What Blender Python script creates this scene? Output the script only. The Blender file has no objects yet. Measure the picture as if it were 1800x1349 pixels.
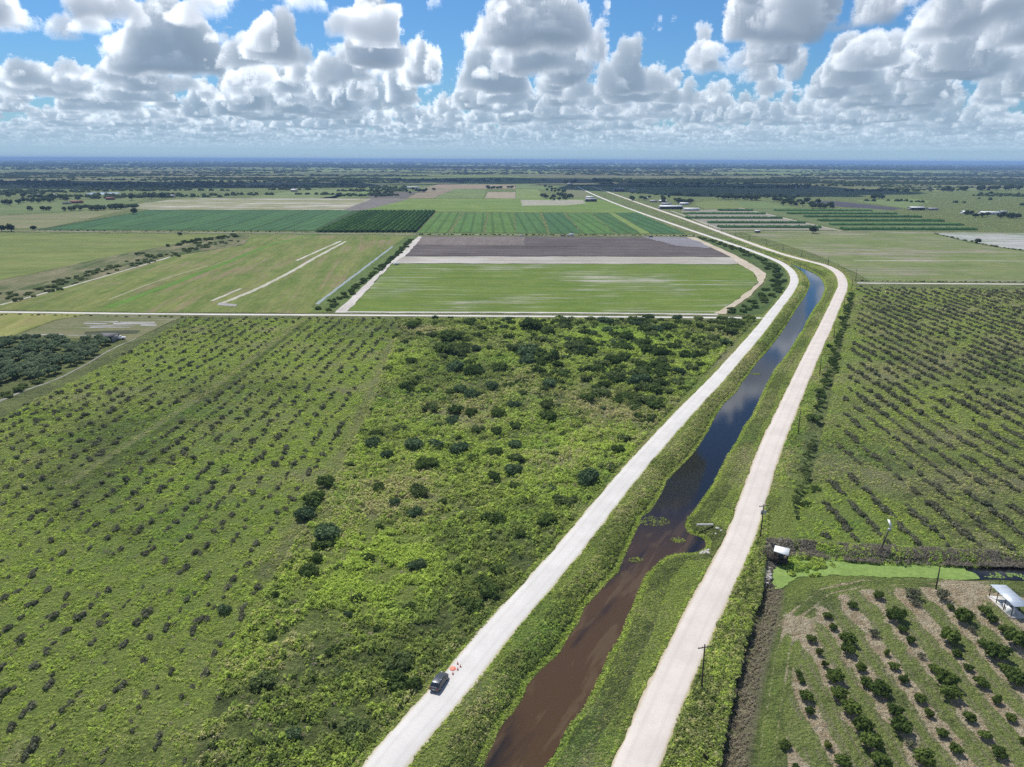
import bpy, math, random
import numpy as np
from math import radians, sin, cos, atan2, pi, floor, sqrt, hypot
from mathutils import Matrix, Vector
random.seed(7); np.random.seed(7)
SC = bpy.context.scene; COL = SC.collection

# ------------------------------------------------------------ camera
H = 80.0; PITCH = radians(16.93); ROLL = radians(.255); FOC = 1291.0
_r0 = np.array([1., 0, 0]); _f = np.array([0, cos(PITCH), -sin(PITCH)]); _u0 = np.array([0, sin(PITCH), cos(PITCH)])
_u = _u0*cos(ROLL) - _r0*sin(ROLL); _r = _r0*cos(ROLL) + _u0*sin(ROLL)
cam_d = bpy.data.cameras.new('camera'); cam = bpy.data.objects.new('camera', cam_d); COL.objects.link(cam)
cam_d.sensor_width = 36; cam_d.sensor_fit = 'HORIZONTAL'; cam_d.lens = 36*FOC/1800; cam_d.clip_start = .5; cam_d.clip_end = 200000
cam.matrix_world = Matrix(((_r[0], _u[0], -_f[0], 0), (_r[1], _u[1], -_f[1], 0), (_r[2], _u[2], -_f[2], H), (0, 0, 0, 1)))
SC.camera = cam

def G(px, py, z=0.0):
    """photo pixel -> the point of the level z it shows"""
    d = _f + _r*((px-900)/FOC) - _u*((py-674.5)/FOC)
    t = (z-H)/d[2]
    return (d[0]*t, d[1]*t)
def GP(pts, z=0.0): return [G(x, y, z) for x, y in pts]
def top_height(bx, by, tx, ty):
    """height of a vertical thing whose foot and top show at two pixels"""
    X, Y = G(bx, by); d = _f + _r*((tx-900)/FOC) - _u*((ty-674.5)/FOC)
    return H + d[2]*Y/d[1]

# ------------------------------------------------------------ sun, exposure
SUN_EL = radians(58); _h = math.atan2(-.5, .87)
SUN = (sin(_h)*cos(SUN_EL), cos(_h)*cos(SUN_EL), sin(SUN_EL))
sd = bpy.data.lights.new('sun', 'SUN'); sd.energy = 4.7; sd.angle = radians(.5); sd.color = (1, .955, .89)
so = bpy.data.objects.new('sun', sd); COL.objects.link(so)
so.rotation_euler = Vector(SUN).to_track_quat('Z', 'Y').to_euler()
SC.view_settings.view_transform = 'Standard'; SC.view_settings.look = 'None'
SC.view_settings.exposure = 0.16; SC.view_settings.gamma = 1.0
SC.cycles.use_denoising = False
SC.cycles.max_bounces = 5; SC.cycles.diffuse_bounces = 2; SC.cycles.glossy_bounces = 2; SC.cycles.transmission_bounces = 3
SC.cycles.volume_bounces = 0; SC.cycles.transparent_max_bounces = 6
SC.cycles.caustics_reflective = False; SC.cycles.caustics_refractive = False

# ------------------------------------------------------------ sky: clear air plus a marched cumulus layer
SKYP=dict(thr=-.54,E=560.,soft=70.,sun=1.62,amb=.80,gnd=.08,tk=1.6,vis=25000.,haze=(.36,.52,.66))
def _c(px,py,w,h,top=1000):   # cloud whose base centre shows at photo pixel px,py
    P=radians(16.93); yd=(py-674.5-(px-900)*.0044)/1291; x=(px-900)/1291
    fw=cos(P)-yd*sin(P); dn=sin(P)+yd*cos(P); t=950/(-dn)
    return (x*t,fw*t,w/2/1291*t,h,top)
EXPL=[]
for px,py,w,d,top,s in [(335,128,210,500,750,1),(705,108,150,450,600,1),(990,80,230,500,650,1),(1435,104,180,500,700,1),
    (570,60,100,2200,0,-1),(820,95,60,2500,0,-1),(1200,95,130,2600,0,-1),(1600,60,80,2000,0,-1),(1150,20,150,1200,0,-1),
    (60,30,160,500,500,1),(1280,100,70,300,250,1),(1240,42,55,260,250,1),(1740,50,150,700,600,1),(1570,110,130,500,350,1)]:
    x,y,rx,ry,h=_c(px,py,w,d,top); EXPL.append((x,y,rx,ry,h,s))
for a_,d_,r_,h_,s_ in [(18.5,3300,260,300,1),(20.5,3000,220,260,1),(19.6,3900,300,350,1),(18,2700,120,250,1),(17,1900,800,0,-1),(10,1200,700,0,-1),(22,2700,350,0,-1)]: EXPL.append((sin(radians(a_))*d_,cos(radians(a_))*d_,r_,r_,h_,s_))
def build_clouds(HW=1500,HH=280,LW=1080,LH=270,explicit=()):
    """March rays through a procedural cumulus layer (Worley noise over a 2-D field of tops)."""
    rng=np.random.RandomState(11)
    P=25600.0; N2=1024; NX=512; NZ=36; DZ=50.0; BASE=950.0
    # tileable Worley detail
    T=96
    def worley(n):
        pts=rng.rand(n,n,n,3)
        c=(np.arange(T)+.5)/T*n; ci=c.astype(int)
        best=np.full((T,T,T),9.0,np.float32)
        X,Y,Z=np.meshgrid(c,c,c,indexing='ij'); I,J,K=np.meshgrid(ci,ci,ci,indexing='ij')
        X=X.astype(np.float32);Y=Y.astype(np.float32);Z=Z.astype(np.float32)
        p=pts.astype(np.float32)
        for a in(-1,0,1):
            for b in(-1,0,1):
                for d in(-1,0,1):
                    q=p[(I+a)%n,(J+b)%n,(K+d)%n]
                    e=(q[...,0]+I+a-X)**2+(q[...,1]+J+b-Y)**2+(q[...,2]+K+d-Z)**2
                    np.minimum(best,e,out=best)
        return np.sqrt(best)
    W=(worley(4)*.50+worley(9)*.31+worley(21)*.19)   # ~0..1
    W=(W-W.min())/(W.max()-W.min())
    TS=1500.0
    # large field
    k=np.fft.fftfreq(N2)*N2
    kx,ky=np.meshgrid(k,k,indexing='ij'); kr=np.hypot(kx,ky)+1e-6
    def spec(kc,lo,beta):
        f=np.fft.fft2(rng.randn(N2,N2)); f*=np.where(kr>lo,1,0)*(1+(kr/kc)**2)**(-beta/2); f[0,0]=0
        r=np.fft.ifft2(f).real; return r/r.std()
    cov=spec(28,12,3.2)+.55*spec(8,4,3.2)
    g=(np.arange(N2)+.5)/N2*P
    gx,gy=np.meshgrid(g,g,indexing='ij')
    thr=SKYP['thr']
    ht=spec(5,1,3.0)
    D=(cov-thr)*310
    hmax=470+250*ht+0*D
    for(x,y,rx,ry,h,s) in explicit:     # centre, radii (m), height, sign
        dx=(gx-x+P/2)%P-P/2; dy=(gy-y+P/2)%P-P/2
        r=np.hypot(dx/rx,dy/ry); R=min(rx,ry)
        if s>0:
            b=(1-r)*R*1.5+380
            m=np.clip((1.7-r)/.5,0,1)
            D=D*(1-m)+np.maximum(b,-500)*m; hmax=np.where(r<1.4,h,hmax)
        else:
            D=D-np.clip((1.3-r)/.5,0,1)*700
    hmax=np.clip(hmax,220,1500)
    D=np.minimum(D,900).astype(np.float32); IH=(1/hmax).astype(np.float32)
    E=SKYP['E']
    def dens(x,y,z):
        f=T/TS
        w2=W[(y*f*.29+17).astype(np.int32)%T,(x*f*.29).astype(np.int32)%T,(z*f*.29).astype(np.int32)%T]
        w3=W[(x*f*.9+40).astype(np.int32)%T,(z*f*.9+9).astype(np.int32)%T,(y*f*.9).astype(np.int32)%T]
        i=((x+w2*420+w3*60)*(N2/P)).astype(np.int32)%N2; j=((y+w3*160)*(N2/P)).astype(np.int32)%N2
        r=z*IH[i,j]
        s=D[i,j]-np.clip(r,0,9)**1.6*520
        out=np.zeros(x.shape,np.float32)
        m=(s>0)&(z>-60)
        if m.any():
            xs,ys,zs,sm=x[m],y[m],z[m],s[m]
            w2=w2[m]
            w=W[(xs*f).astype(np.int32)%T,(ys*f).astype(np.int32)%T,(zs*f*1.1+31).astype(np.int32)%T]
            q=sm-E*(.62*w+.8*w2)
            q=np.minimum(q,(zs+20+260*(w2-.45)+110*(w-.5))*.55)
            out[m]=np.clip(q/SKYP['soft'],0,1)
        return out
    # sun transmittance on a grid, sheared layer by layer from the top
    gg=((np.arange(NX)+.5)/NX*P).astype(np.float32)
    GX,GY=np.meshgrid(gg,gg,indexing='ij')
    tau=np.zeros((NX,NX),np.float32); TAU=np.zeros((NX,NX,NZ),np.float32); AMB=np.zeros_like(TAU); amb=np.zeros_like(tau)
    SIG=1/45.0
    sx,sy,sz=SUN
    shx,shy=sx/sz*DZ/(P/NX),sy/sz*DZ/(P/NX)
    def shift(a,dx,dy):
        i=int(floor(dx)); fx=dx-i; a=np.roll(a,-i,0)*(1-fx)+np.roll(a,-i-1,0)*fx
        j=int(floor(dy)); fy=dy-j; return np.roll(a,-j,1)*(1-fy)+np.roll(a,-j-1,1)*fy
    for kz in range(NZ-1,-1,-1):
        d=dens(GX.ravel(),GY.ravel(),np.full(GX.size,kz*DZ,np.float32)).reshape(NX,NX)
        tau=shift(tau,shx,shy)+d*SIG*DZ/sz*.5
        TAU[:,:,kz]=tau; tau=tau+d*SIG*DZ/sz*.5
        amb=amb+d*SIG*DZ; AMB[:,:,kz]=amb
    def gridl(A,x,y,z):
        fx=x*(NX/P)-.5; fy=y*(NX/P)-.5; fz=np.clip(z/DZ,0,NZ-1.01)
        i=np.floor(fx).astype(np.int32); j=np.floor(fy).astype(np.int32); k=fz.astype(np.int32)
        u=fx-i; v=fy-j; w=fz-k; i0=i%NX;i1=(i+1)%NX;j0=j%NX;j1=(j+1)%NX;k1=k+1
        a=(A[i0,j0,k]*(1-u)+A[i1,j0,k]*u)*(1-v)+(A[i0,j1,k]*(1-u)+A[i1,j1,k]*u)*v
        b=(A[i0,j0,k1]*(1-u)+A[i1,j0,k1]*u)*(1-v)+(A[i0,j1,k1]*(1-u)+A[i1,j1,k1]*u)*v
        return a*(1-w)+b*w
    HMX=NZ*DZ
    SUNC=np.array([1.0,.975,.94],np.float32)*SKYP['sun']; AC=np.array([.17,.24,.37],np.float32)*SKYP['amb']; GC=np.array([.20,.23,.27],np.float32)*SKYP['gnd']
    HZ=np.array(SKYP['haze'],np.float32)
    def march(az,el,maxsteps):
        n=az.size
        dx=np.sin(az)*np.cos(el); dy=np.cos(az)*np.cos(el); dz=np.maximum(np.sin(el),.002)
        mu=dx*sx+dy*sy+dz*sz
        ph=.85+.75*np.clip((mu-.3)/.7,0,1)**3
        t=(BASE-60)/dz; t1=np.minimum((BASE+HMX)/dz,75000)
        Tr=np.ones(n,np.float32); C=np.zeros((n,3),np.float32)
        rj=np.random.RandomState(3).rand(n)
        act=np.where(t<t1)[0]
        t=t+rj*np.maximum(45,t*.007)
        for it in range(maxsteps):
            if act.size==0:break
            ta=t[act]; st=np.maximum(42,ta*.0065)
            x=(dx[act]*ta).astype(np.float32); y=(dy[act]*ta).astype(np.float32)
            z=(dz[act]*ta-BASE).astype(np.float32)
            d=dens(x,y,z)
            h=np.where(d>0.003)[0]
            if h.size:
                a=act[h]; xx,yy,zz=x[h],y[h],z[h]
                tt=gridl(TAU,xx,yy,zz); am=gridl(AMB,xx,yy,zz)
                dd=d[h]
                al=1-np.exp(-dd*SIG*st[h])
                tt=tt*SKYP['tk']+dd*.35
                Ls=.66*np.exp(-tt)+.30*np.exp(-tt*.16)+.03*np.exp(-tt*.04)
                hz=1-np.exp(-ta[h]/SKYP['vis'])
                up=np.exp(-am*.05)
                col=(Ls*ph[a])[:,None]*SUNC+(.42+.58*up)[:,None]*AC+(np.exp(-np.maximum(zz,0)/500))[:,None]*GC
                col=col*(1-hz[:,None])+HZ*hz[:,None]
                wgt=(Tr[a]*al)
                C[a]+=wgt[:,None]*col; Tr[a]*=1-al
            t[act]=ta+st
            act=act[(t[act]<t1[act])&(Tr[act]>.01)]
        g=(.97*np.exp(-(np.abs(el)/radians(2.3))**1.35)).astype(np.float32); C+=(Tr*g)[:,None]*HZ; Tr=Tr*(1-g)
        A=1-Tr
        return np.concatenate([C,A[:,None]],1)
    from concurrent.futures import ThreadPoolExecutor
    def run(W_,H_,azr,elr,ms):
        az=azr[0]+(np.arange(W_)+.5)/W_*(azr[1]-azr[0]); el=elr[0]+(np.arange(H_)+.5)/H_*(elr[1]-elr[0])
        rows=[r for r in range(H_)]
        def job(r0):
            e=el[r0:r0+8]; AZ,EL=np.meshgrid(az,e)
            return march(AZ.ravel(),EL.ravel(),ms).reshape(len(e),W_,4)
        with ThreadPoolExecutor(4) as ex: parts=list(ex.map(job,range(0,H_,8)))
        return np.concatenate(parts,0)
    hi=run(HW,HH*2,(radians(-50),radians(50)),(0,radians(14)),400); hi=.5*(hi[0::2]+hi[1::2])
    lo=run(LW,LH,(-pi,pi),(0,pi/2),300)
    return hi,lo
HI, LO = build_clouds(explicit=EXPL)
def img(name, a):
    h, w = a.shape[:2]
    im = bpy.data.images.new(name, w, h, alpha=True, float_buffer=True); im.colorspace_settings.name = 'Non-Color'
    im.alpha_mode = 'CHANNEL_PACKED'
    im.pixels.foreach_set(np.ascontiguousarray(a, dtype=np.float32).ravel()); im.pack(); return im
class NT:
    def __init__(s, nt): s.t = nt; nt.nodes.clear()
    def n(s, ty, ins=None, **kw):
        x = s.t.nodes.new(ty)
        for k, v in kw.items(): setattr(x, k, v)
        for k, v in (ins or {}).items():
            if isinstance(v, bpy.types.NodeSocket): s.t.links.new(v, x.inputs[k])
            else: x.inputs[k].default_value = v
        return x
    def m(s, op, a, b=0.0, c=None, clamp=False):
        x = s.t.nodes.new('ShaderNodeMath'); x.operation = op; x.use_clamp = clamp
        for i, v in enumerate((a, b, c)):
            if v is None: continue
            if isinstance(v, bpy.types.NodeSocket): s.t.links.new(v, x.inputs[i])
            else: x.inputs[i].default_value = v
        return x.outputs[0]
    def vm(s, op, a, b=None):
        x = s.t.nodes.new('ShaderNodeVectorMath'); x.operation = op
        for i, v in enumerate((a, b)):
            if v is None: continue
            if isinstance(v, bpy.types.NodeSocket): s.t.links.new(v, x.inputs[i])
            else: x.inputs[i].default_value = v
        return x.outputs[0]
    def mix(s, f, a, b, mode='MIX'):
        x = s.t.nodes.new('ShaderNodeMix'); x.data_type = 'RGBA'; x.blend_type = mode; x.clamp_factor = True
        for i, v in ((0, f), (6, a), (7, b)):
            if isinstance(v, bpy.types.NodeSocket): s.t.links.new(v, x.inputs[i])
            elif i == 0: x.inputs[i].default_value = v
            else: x.inputs[i].default_value = (v[0], v[1], v[2], 1)
        return x.outputs[2]
    def smooth(s, v, a, b):
        x = s.t.nodes.new('ShaderNodeMapRange'); x.interpolation_type = 'SMOOTHSTEP'
        s.t.links.new(v, x.inputs[0]); x.inputs[1].default_value = a; x.inputs[2].default_value = b; return x.outputs[0]
    def noise(s, vec, scale, detail=3, rough=.6):
        x = s.t.nodes.new('ShaderNodeTexNoise'); x.inputs['Scale'].default_value = scale
        x.inputs['Detail'].default_value = detail; x.inputs['Roughness'].default_value = rough
        s.t.links.new(vec, x.inputs['Vector']); return x.outputs['Fac']

W = bpy.data.worlds.new('World'); SC.world = W; W.use_nodes = True
w = NT(W.node_tree)
SKY_S = .12
geo = w.n('ShaderNodeTexCoord'); vec = geo.outputs['Generated']
sp = w.n('ShaderNodeSeparateXYZ', {0: vec}); X_, Y_, Z_ = sp.outputs
az = w.m('ARCTAN2', X_, Y_); el = w.m('ARCSINE', w.m('MAXIMUM', Z_, 0.0005))
hu = w.m('MULTIPLY_ADD', az, 1/radians(100), .5); hv = w.m('DIVIDE', el, radians(14))
lu = w.m('MULTIPLY_ADD', az, 1/(2*pi), .5); lv = w.m('DIVIDE', el, pi/2)
ti = w.n('ShaderNodeTexImage', {0: w.n('ShaderNodeCombineXYZ', {0: hu, 1: hv}).outputs[0]}, image=img('cloud_window', HI), extension='EXTEND', interpolation='Linear')
tl = w.n('ShaderNodeTexImage', {0: w.n('ShaderNodeCombineXYZ', {0: lu, 1: lv}).outputs[0]}, image=img('cloud_dome', LO), extension='EXTEND', interpolation='Linear')
ins = w.m('MULTIPLY', w.smooth(hv, 1.0, .96), w.smooth(w.m('ABSOLUTE', w.m('SUBTRACT', hu, .5)), .5, .49))
cc = w.mix(ins, tl.outputs[0], ti.outputs[0])
ca = w.m('ADD', w.m('MULTIPLY', tl.outputs[1], w.m('SUBTRACT', 1.0, ins)), w.m('MULTIPLY', ti.outputs[1], ins))
sky = w.n('ShaderNodeTexSky', sky_type='NISHITA', sun_disc=False, sun_elevation=SUN_EL, sun_rotation=_h, altitude=80, air_density=1.0, dust_density=.6, ozone_density=2.2)
skc = w.mix(1.0, sky.outputs[0], (.30, .53, .76), 'MULTIPLY')
clear = w.vm('SCALE', skc); clear.node.inputs[3].default_value = 1.0
one = w.m('SUBTRACT', 1.0, ca)
cs = w.t.nodes.new('ShaderNodeVectorMath'); cs.operation = 'SCALE'; w.t.links.new(clear, cs.inputs[0]); w.t.links.new(one, cs.inputs[3])
cl = w.t.nodes.new('ShaderNodeVectorMath'); cl.operation = 'SCALE'; w.t.links.new(cc, cl.inputs[0]); cl.inputs[3].default_value = 1.0/SKY_S
tot = w.vm('ADD', cs.outputs[0], cl.outputs[0])
bg = w.n('ShaderNodeBackground', {0: tot, 1: SKY_S}); w.n('ShaderNodeOutputWorld', {0: bg.outputs[0]})
W.cycles.sampling_method = 'MANUAL'; W.cycles.sample_map_resolution = 512

# ------------------------------------------------------------ helpers
def tag(o, label=None, cat=None, group=None, kind=None):
    if label: o['label'] = label
    if cat: o['category'] = cat
    if group: o['group'] = group
    if kind: o['kind'] = kind
    return o
def mesh_data(name, V, F, mat=None, smooth=False, col=None):
    """F: list of index arrays, each (n,k)"""
    V = np.asarray(V, np.float32); me = bpy.data.meshes.new(name)
    if not isinstance(F, (list, tuple)): F = [F]
    F = [np.asarray(f, np.int32) for f in F if len(f)]
    me.vertices.add(len(V)); me.vertices.foreach_set('co', V.ravel())
    lt = np.concatenate([np.full(len(f), f.shape[1], np.int32) for f in F]); li = np.concatenate([f.ravel() for f in F])
    me.loops.add(len(li)); me.loops.foreach_set('vertex_index', li)
    me.polygons.add(len(lt)); ls = np.zeros(len(lt), np.int32); ls[1:] = np.cumsum(lt)[:-1]
    me.polygons.foreach_set('loop_start', ls); me.polygons.foreach_set('loop_total', lt)
    if smooth: me.polygons.foreach_set('use_smooth', np.ones(len(lt), bool))
    if col is not None:
        a = me.color_attributes.new('mask', 'FLOAT_COLOR', 'POINT')
        c = np.ones((len(V), 4), np.float32); c[:, :col.shape[1]] = col; a.data.foreach_set('color', c.ravel())
    me.update(calc_edges=True); me.validate()
    if mat: me.materials.append(mat)
    return me
def add(name, me, parent=None, loc=(0, 0, 0), rz=0, sc=None):
    o = bpy.data.objects.new(name, me); COL.objects.link(o); o.location = loc; o.rotation_euler = (0, 0, rz)
    if sc is not None: o.scale = sc if hasattr(sc, '__len__') else (sc, sc, sc)
    if parent: o.parent = parent
    return o
def empty(name, loc=(0, 0, 0), rz=0): return add(name, None, None, loc, rz)
class MB:
    """collects simple solids into one mesh"""
    def __init__(s): s.V = []; s.Q = []; s.T = []; s.n = 0
    def raw(s, V, Q=(), T=()):
        s.V.append(np.asarray(V, float)); s.Q += [tuple(i+s.n for i in q) for q in Q]; s.T += [tuple(i+s.n for i in t) for t in T]; s.n += len(V); return s
    def box(s, c, d, rz=0, taper=1.0):
        x, y, z = d[0]/2, d[1]/2, d[2]/2; P = []
        for k in (-1, 1):
            f = taper if k > 0 else 1
            for a, b in ((-1, -1), (1, -1), (1, 1), (-1, 1)):
                X, Y = a*x*f, b*y*f; P.append((c[0]+X*cos(rz)-Y*sin(rz), c[1]+X*sin(rz)+Y*cos(rz), c[2]+k*z))
        return s.raw(P, [(3, 2, 1, 0), (4, 5, 6, 7), (0, 1, 5, 4), (1, 2, 6, 5), (2, 3, 7, 6), (3, 0, 4, 7)])
    def tube(s, pts, rad, n=8, cap=True):
        pts = [np.array(p, float) for p in pts]; rad = rad if hasattr(rad, '__len__') else [rad]*len(pts); P = []
        for i, p in enumerate(pts):
            t = pts[min(i+1, len(pts)-1)]-pts[max(i-1, 0)]; t = t/(np.linalg.norm(t)+1e-9)
            a = np.cross(t, (0, 0, 1) if abs(t[2]) < .9 else (1, 0, 0)); a /= np.linalg.norm(a); b = np.cross(t, a)
            for k in range(n):
                g = 2*pi*k/n; P.append(p+rad[i]*(a*cos(g)+b*sin(g)))
        Q = [(i*n+k, i*n+(k+1) % n, (i+1)*n+(k+1) % n, (i+1)*n+k) for i in range(len(pts)-1) for k in range(n)]
        T = []
        if cap:
            P.append(pts[0]); P.append(pts[-1]); m = len(P)
            T = [(m-2, (k+1) % n, k) for k in range(n)]+[(m-1, (len(pts)-1)*n+k, (len(pts)-1)*n+(k+1) % n) for k in range(n)]
        return s.raw(P, Q, T)
    def data(s, name, mat, smooth=False):
        return mesh_data(name, np.concatenate(s.V), [np.array(s.Q).reshape(-1, 4), np.array(s.T).reshape(-1, 3)], mat, smooth)
    def build(s, name, mat, parent=None, loc=(0, 0, 0), rz=0, smooth=False): return add(name, s.data(name, mat, smooth), parent, loc, rz)

# lattice noise for numpy
_tab = np.random.RandomState(5).rand(256, 256).astype(np.float32)
def vn(x, y):
    i = np.floor(x).astype(int); j = np.floor(y).astype(int); u = x-i; v = y-j; u = u*u*(3-2*u); v = v*v*(3-2*v)
    a = _tab[i % 256, j % 256]; b = _tab[(i+1) % 256, j % 256]; c = _tab[i % 256, (j+1) % 256]; d = _tab[(i+1) % 256, (j+1) % 256]
    return (a*(1-u)+b*u)*(1-v)+(c*(1-u)+d*u)*v
def fbm(x, y, s, o=4, g=.5):
    r = 0; a = 1; n = 0
    for k in range(o): r = r+a*vn(x/s+13.7*k, y/s+7.1*k); n += a; a *= g; s /= 2.03
    return r/n
def inpoly(x, y, P):
    r = np.zeros(np.shape(x), bool); n = len(P)
    for i in range(n):
        x1, y1 = P[i]; x2, y2 = P[(i+1) % n]
        if y1 == y2: continue
        r ^= ((y1 > y) != (y2 > y)) & (x < (x2-x1)*(y-y1)/(y2-y1)+x1)
    return r
def dist_line(x, y, P, closed=False):
    d = np.full(np.shape(x), 1e9); n = len(P)
    for i in range(n if closed else n-1):
        ax, ay = P[i]; bx, by = P[(i+1) % n]; vx, vy = bx-ax, by-ay
        t = np.clip(((x-ax)*vx+(y-ay)*vy)/(vx*vx+vy*vy+1e-9), 0, 1)
        np.minimum(d, np.hypot(x-ax-t*vx, y-ay-t*vy), out=d)
    return d
def smoothline(P, it=2):
    P = [np.array(p, float) for p in P]
    for _ in range(it):
        Q = [P[0]]
        for a, b in zip(P[:-1], P[1:]): Q += [a*.75+b*.25, a*.25+b*.75]
        P = Q+[P[-1]]
    return [tuple(p) for p in P]

# ------------------------------------------------------------ materials
def mat(name, f=None, color=None, rough=.8, metal=0, spec=.3, bump=None):
    m = bpy.data.materials.new(name); m.use_nodes = True; n = NT(m.node_tree)
    p = n.n('ShaderNodeNewGeometry').outputs['Position']
    c = f(n, p) if f else None
    b = n.n('ShaderNodeBsdfPrincipled', {'Roughness': rough, 'Metallic': metal, 'Specular IOR Level': spec})
    if isinstance(c, bpy.types.NodeSocket): n.t.links.new(c, b.inputs[0])
    else: b.inputs[0].default_value = (*color, 1)
    if bump:
        h = bump(n, p); k = n.n('ShaderNodeBump', {'Height': h[0], 'Distance': h[1], 'Strength': h[2]}); n.t.links.new(k.outputs[0], b.inputs['Normal'])
    n.n('ShaderNodeOutputMaterial', {0: b.outputs[0]}); return m
def plain(name, c, rough=.6, metal=0, var=.12, scale=3.0, spec=.3):
    """painted or natural surface with slight mottling and dirt"""
    def f(n, p):
        v = n.noise(p, scale, 4); return n.mix(n.smooth(v, .3, .7), tuple(k*(1-var) for k in c), tuple(min(1, k*(1+var)) for k in c))
    return mat(name, f, None, rough, metal, spec)
def foliage(name, dark, light, tip=None, trans=.32):
    dark = tuple(k*1.7 for k in dark); light = tuple(k*1.7 for k in light)
    """leaves: tone varies from leaf clump to leaf clump and plant to plant"""
    m = bpy.data.materials.new(name); m.use_nodes = True; n = NT(m.node_tree)
    p = n.n('ShaderNodeNewGeometry').outputs['Position']; oi = n.n('ShaderNodeObjectInfo').outputs['Random']
    v = n.noise(p, .9, 3, .7); v2 = n.noise(p, 4.5, 2, .6)
    k = n.m('MULTIPLY_ADD', oi, .45, n.m('MULTIPLY_ADD', v, .9, n.m('MULTIPLY', v2, .7)))
    c = n.mix(n.smooth(k, .65, 1.45), dark, light)
    if tip: c = n.mix(n.smooth(v2, .56, .68), c, tip)
    d = n.n('ShaderNodeBsdfDiffuse', {0: c}); t = n.n('ShaderNodeBsdfTranslucent', {0: n.mix(.5, c, light)})
    x = n.n('ShaderNodeMixShader', {0: trans, 1: d.outputs[0], 2: t.outputs[0]})
    n.n('ShaderNodeOutputMaterial', {0: x.outputs[0]}); return m

# wild ground and the grass on it share one colour recipe; mask = (lush, dry, bare)
def wild(n, p):
    a = n.n('ShaderNodeVertexColor', layer_name='mask').outputs[0]
    s = n.n('ShaderNodeSeparateColor', {0: a}); lush, dry, bare = s.outputs
    n0 = n.noise(p, .016, 4, .6); n1 = n.noise(p, .07, 5, .65); n2 = n.noise(p, .42, 5, .75); n3 = n.noise(p, 1.7, 4, .75)
    base = n.mix(n.smooth(n2, .34, .64), (.074, .098, .034), (.138, .168, .056))
    lime = n.mix(n.smooth(n3, .35, .65), (.152, .208, .044), (.248, .300, .076))
    k = n.m('ADD', n.m('MULTIPLY_ADD', n1, 2.2, -1.1), n.m('ADD', n.m('MULTIPLY_ADD', lush, 1.2, -.95), n.m('ADD', n.m('MULTIPLY', n2, .8), n.m('MULTIPLY', n3, .5))))
    c = n.mix(n.smooth(k, -.05, .75), base, lime)
    emer = n.smooth(n.m('ADD', n.m('MULTIPLY', n0, .5), n.m('ADD', n.m('MULTIPLY', n1, .4), n.m('MULTIPLY', n2, .3))), .60, .72)
    c = n.mix(n.m('MULTIPLY', emer, .5), c, (.095, .175, .045))
    straw = n.mix(n.smooth(n3, .3, .7), (.165, .160, .085), (.285, .270, .155))
    kd = n.m('ADD', n.m('MULTIPLY_ADD', n3, .7, n.m('MULTIPLY_ADD', n1, .5, n.m('MULTIPLY', n2, .35))), n.m('MULTIPLY_ADD', dry, 1.05, -1.18))
    c = n.mix(n.smooth(kd, -.05, .6), c, straw)
    soil = n.mix(n.smooth(n2, .35, .65), (.34, .265, .160), (.50, .43, .290))
    kb = n.m('ADD', n.m('MULTIPLY_ADD', n3, .9, -.45), n.m('ADD', bare, n.m('MULTIPLY_ADD', n2, .6, -.3)))
    c = n.mix(n.smooth(kb, .36, .62), c, soil)
    sp_ = n.m('MULTIPLY_ADD', n.noise(p, 3.3, 4, .8), 3.2, .08)
    cv = n.t.nodes.new('ShaderNodeVectorMath'); cv.operation = 'SCALE'; n.t.links.new(c, cv.inputs[0]); n.t.links.new(sp_, cv.inputs[3]); return cv.outputs[0]
M = {}
M['ground'] = mat('ground', wild, rough=.95, spec=.1, bump=lambda n, p: (n.m('ADD', n.noise(p, 1.6, 5, .8), n.m('MULTIPLY', n.noise(p, .4, 3), .9)), 3.6, 1.0))
def grass_mat():
    m = bpy.data.materials.new('grass'); m.use_nodes = True; n = NT(m.node_tree); p = n.n('ShaderNodeNewGeometry').outputs['Position']
    w_ = wild(n, p); c_ = n.mix(n.smooth(n.noise(p, 1.4, 3), .38, .64), n.mix(1.0, w_, (1.12, 1.12, 1.05), 'MULTIPLY'), n.mix(1.0, w_, (1.72, 1.68, 1.4), 'MULTIPLY'))
    d = n.n('ShaderNodeBsdfDiffuse', {0: c_}); t = n.n('ShaderNodeBsdfTranslucent', {0: c_})
    n.n('ShaderNodeOutputMaterial', {0: n.n('ShaderNodeMixShader', {0: .46, 1: d.outputs[0], 2: t.outputs[0]}).outputs[0]}); return m
M['grass'] = grass_mat()

def road_c(base, edge):
    def f(n, p):
        uv = n.n('ShaderNodeVertexColor', layer_name='mask').outputs[0]; u = n.n('ShaderNodeSeparateColor', {0: uv}).outputs[0]
        v = n.noise(p, .12, 5, .6); v2 = n.noise(p, 2.5, 4, .7)
        c = n.mix(n.smooth(v, .35, .7), base, tuple(k*.88 for k in base))
        c = n.mix(n.m('MULTIPLY', n.smooth(v2, .45, .75), .35), c, tuple(k*.85 for k in base))
        e = n.m('ABSOLUTE', n.m('SUBTRACT', u, .5))
        tr = n.smooth(n.m('ABSOLUTE', n.m('SUBTRACT', e, .2)), .07, .02)
        c = n.mix(n.m('MULTIPLY', tr, n.m('MULTIPLY', v, .75)), c, tuple(k*.80 for k in base))
        c = n.mix(n.m('MULTIPLY', n.smooth(n.noise(p, .35, 6, .75), .56, .66), .5), c, tuple(k*.84 for k in base))
        ee = n.smooth(n.m('ADD', e, n.m('MULTIPLY', v2, .10)), .42, .52)
        return n.mix(ee, c, edge)
    return f
M['road_w'] = mat('crushed_shell', road_c((.57, .55, .52), (.42, .38, .28)), rough=.95, spec=.1, bump=lambda n, p: (n.noise(p, 4, 4), .05, .5))
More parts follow.
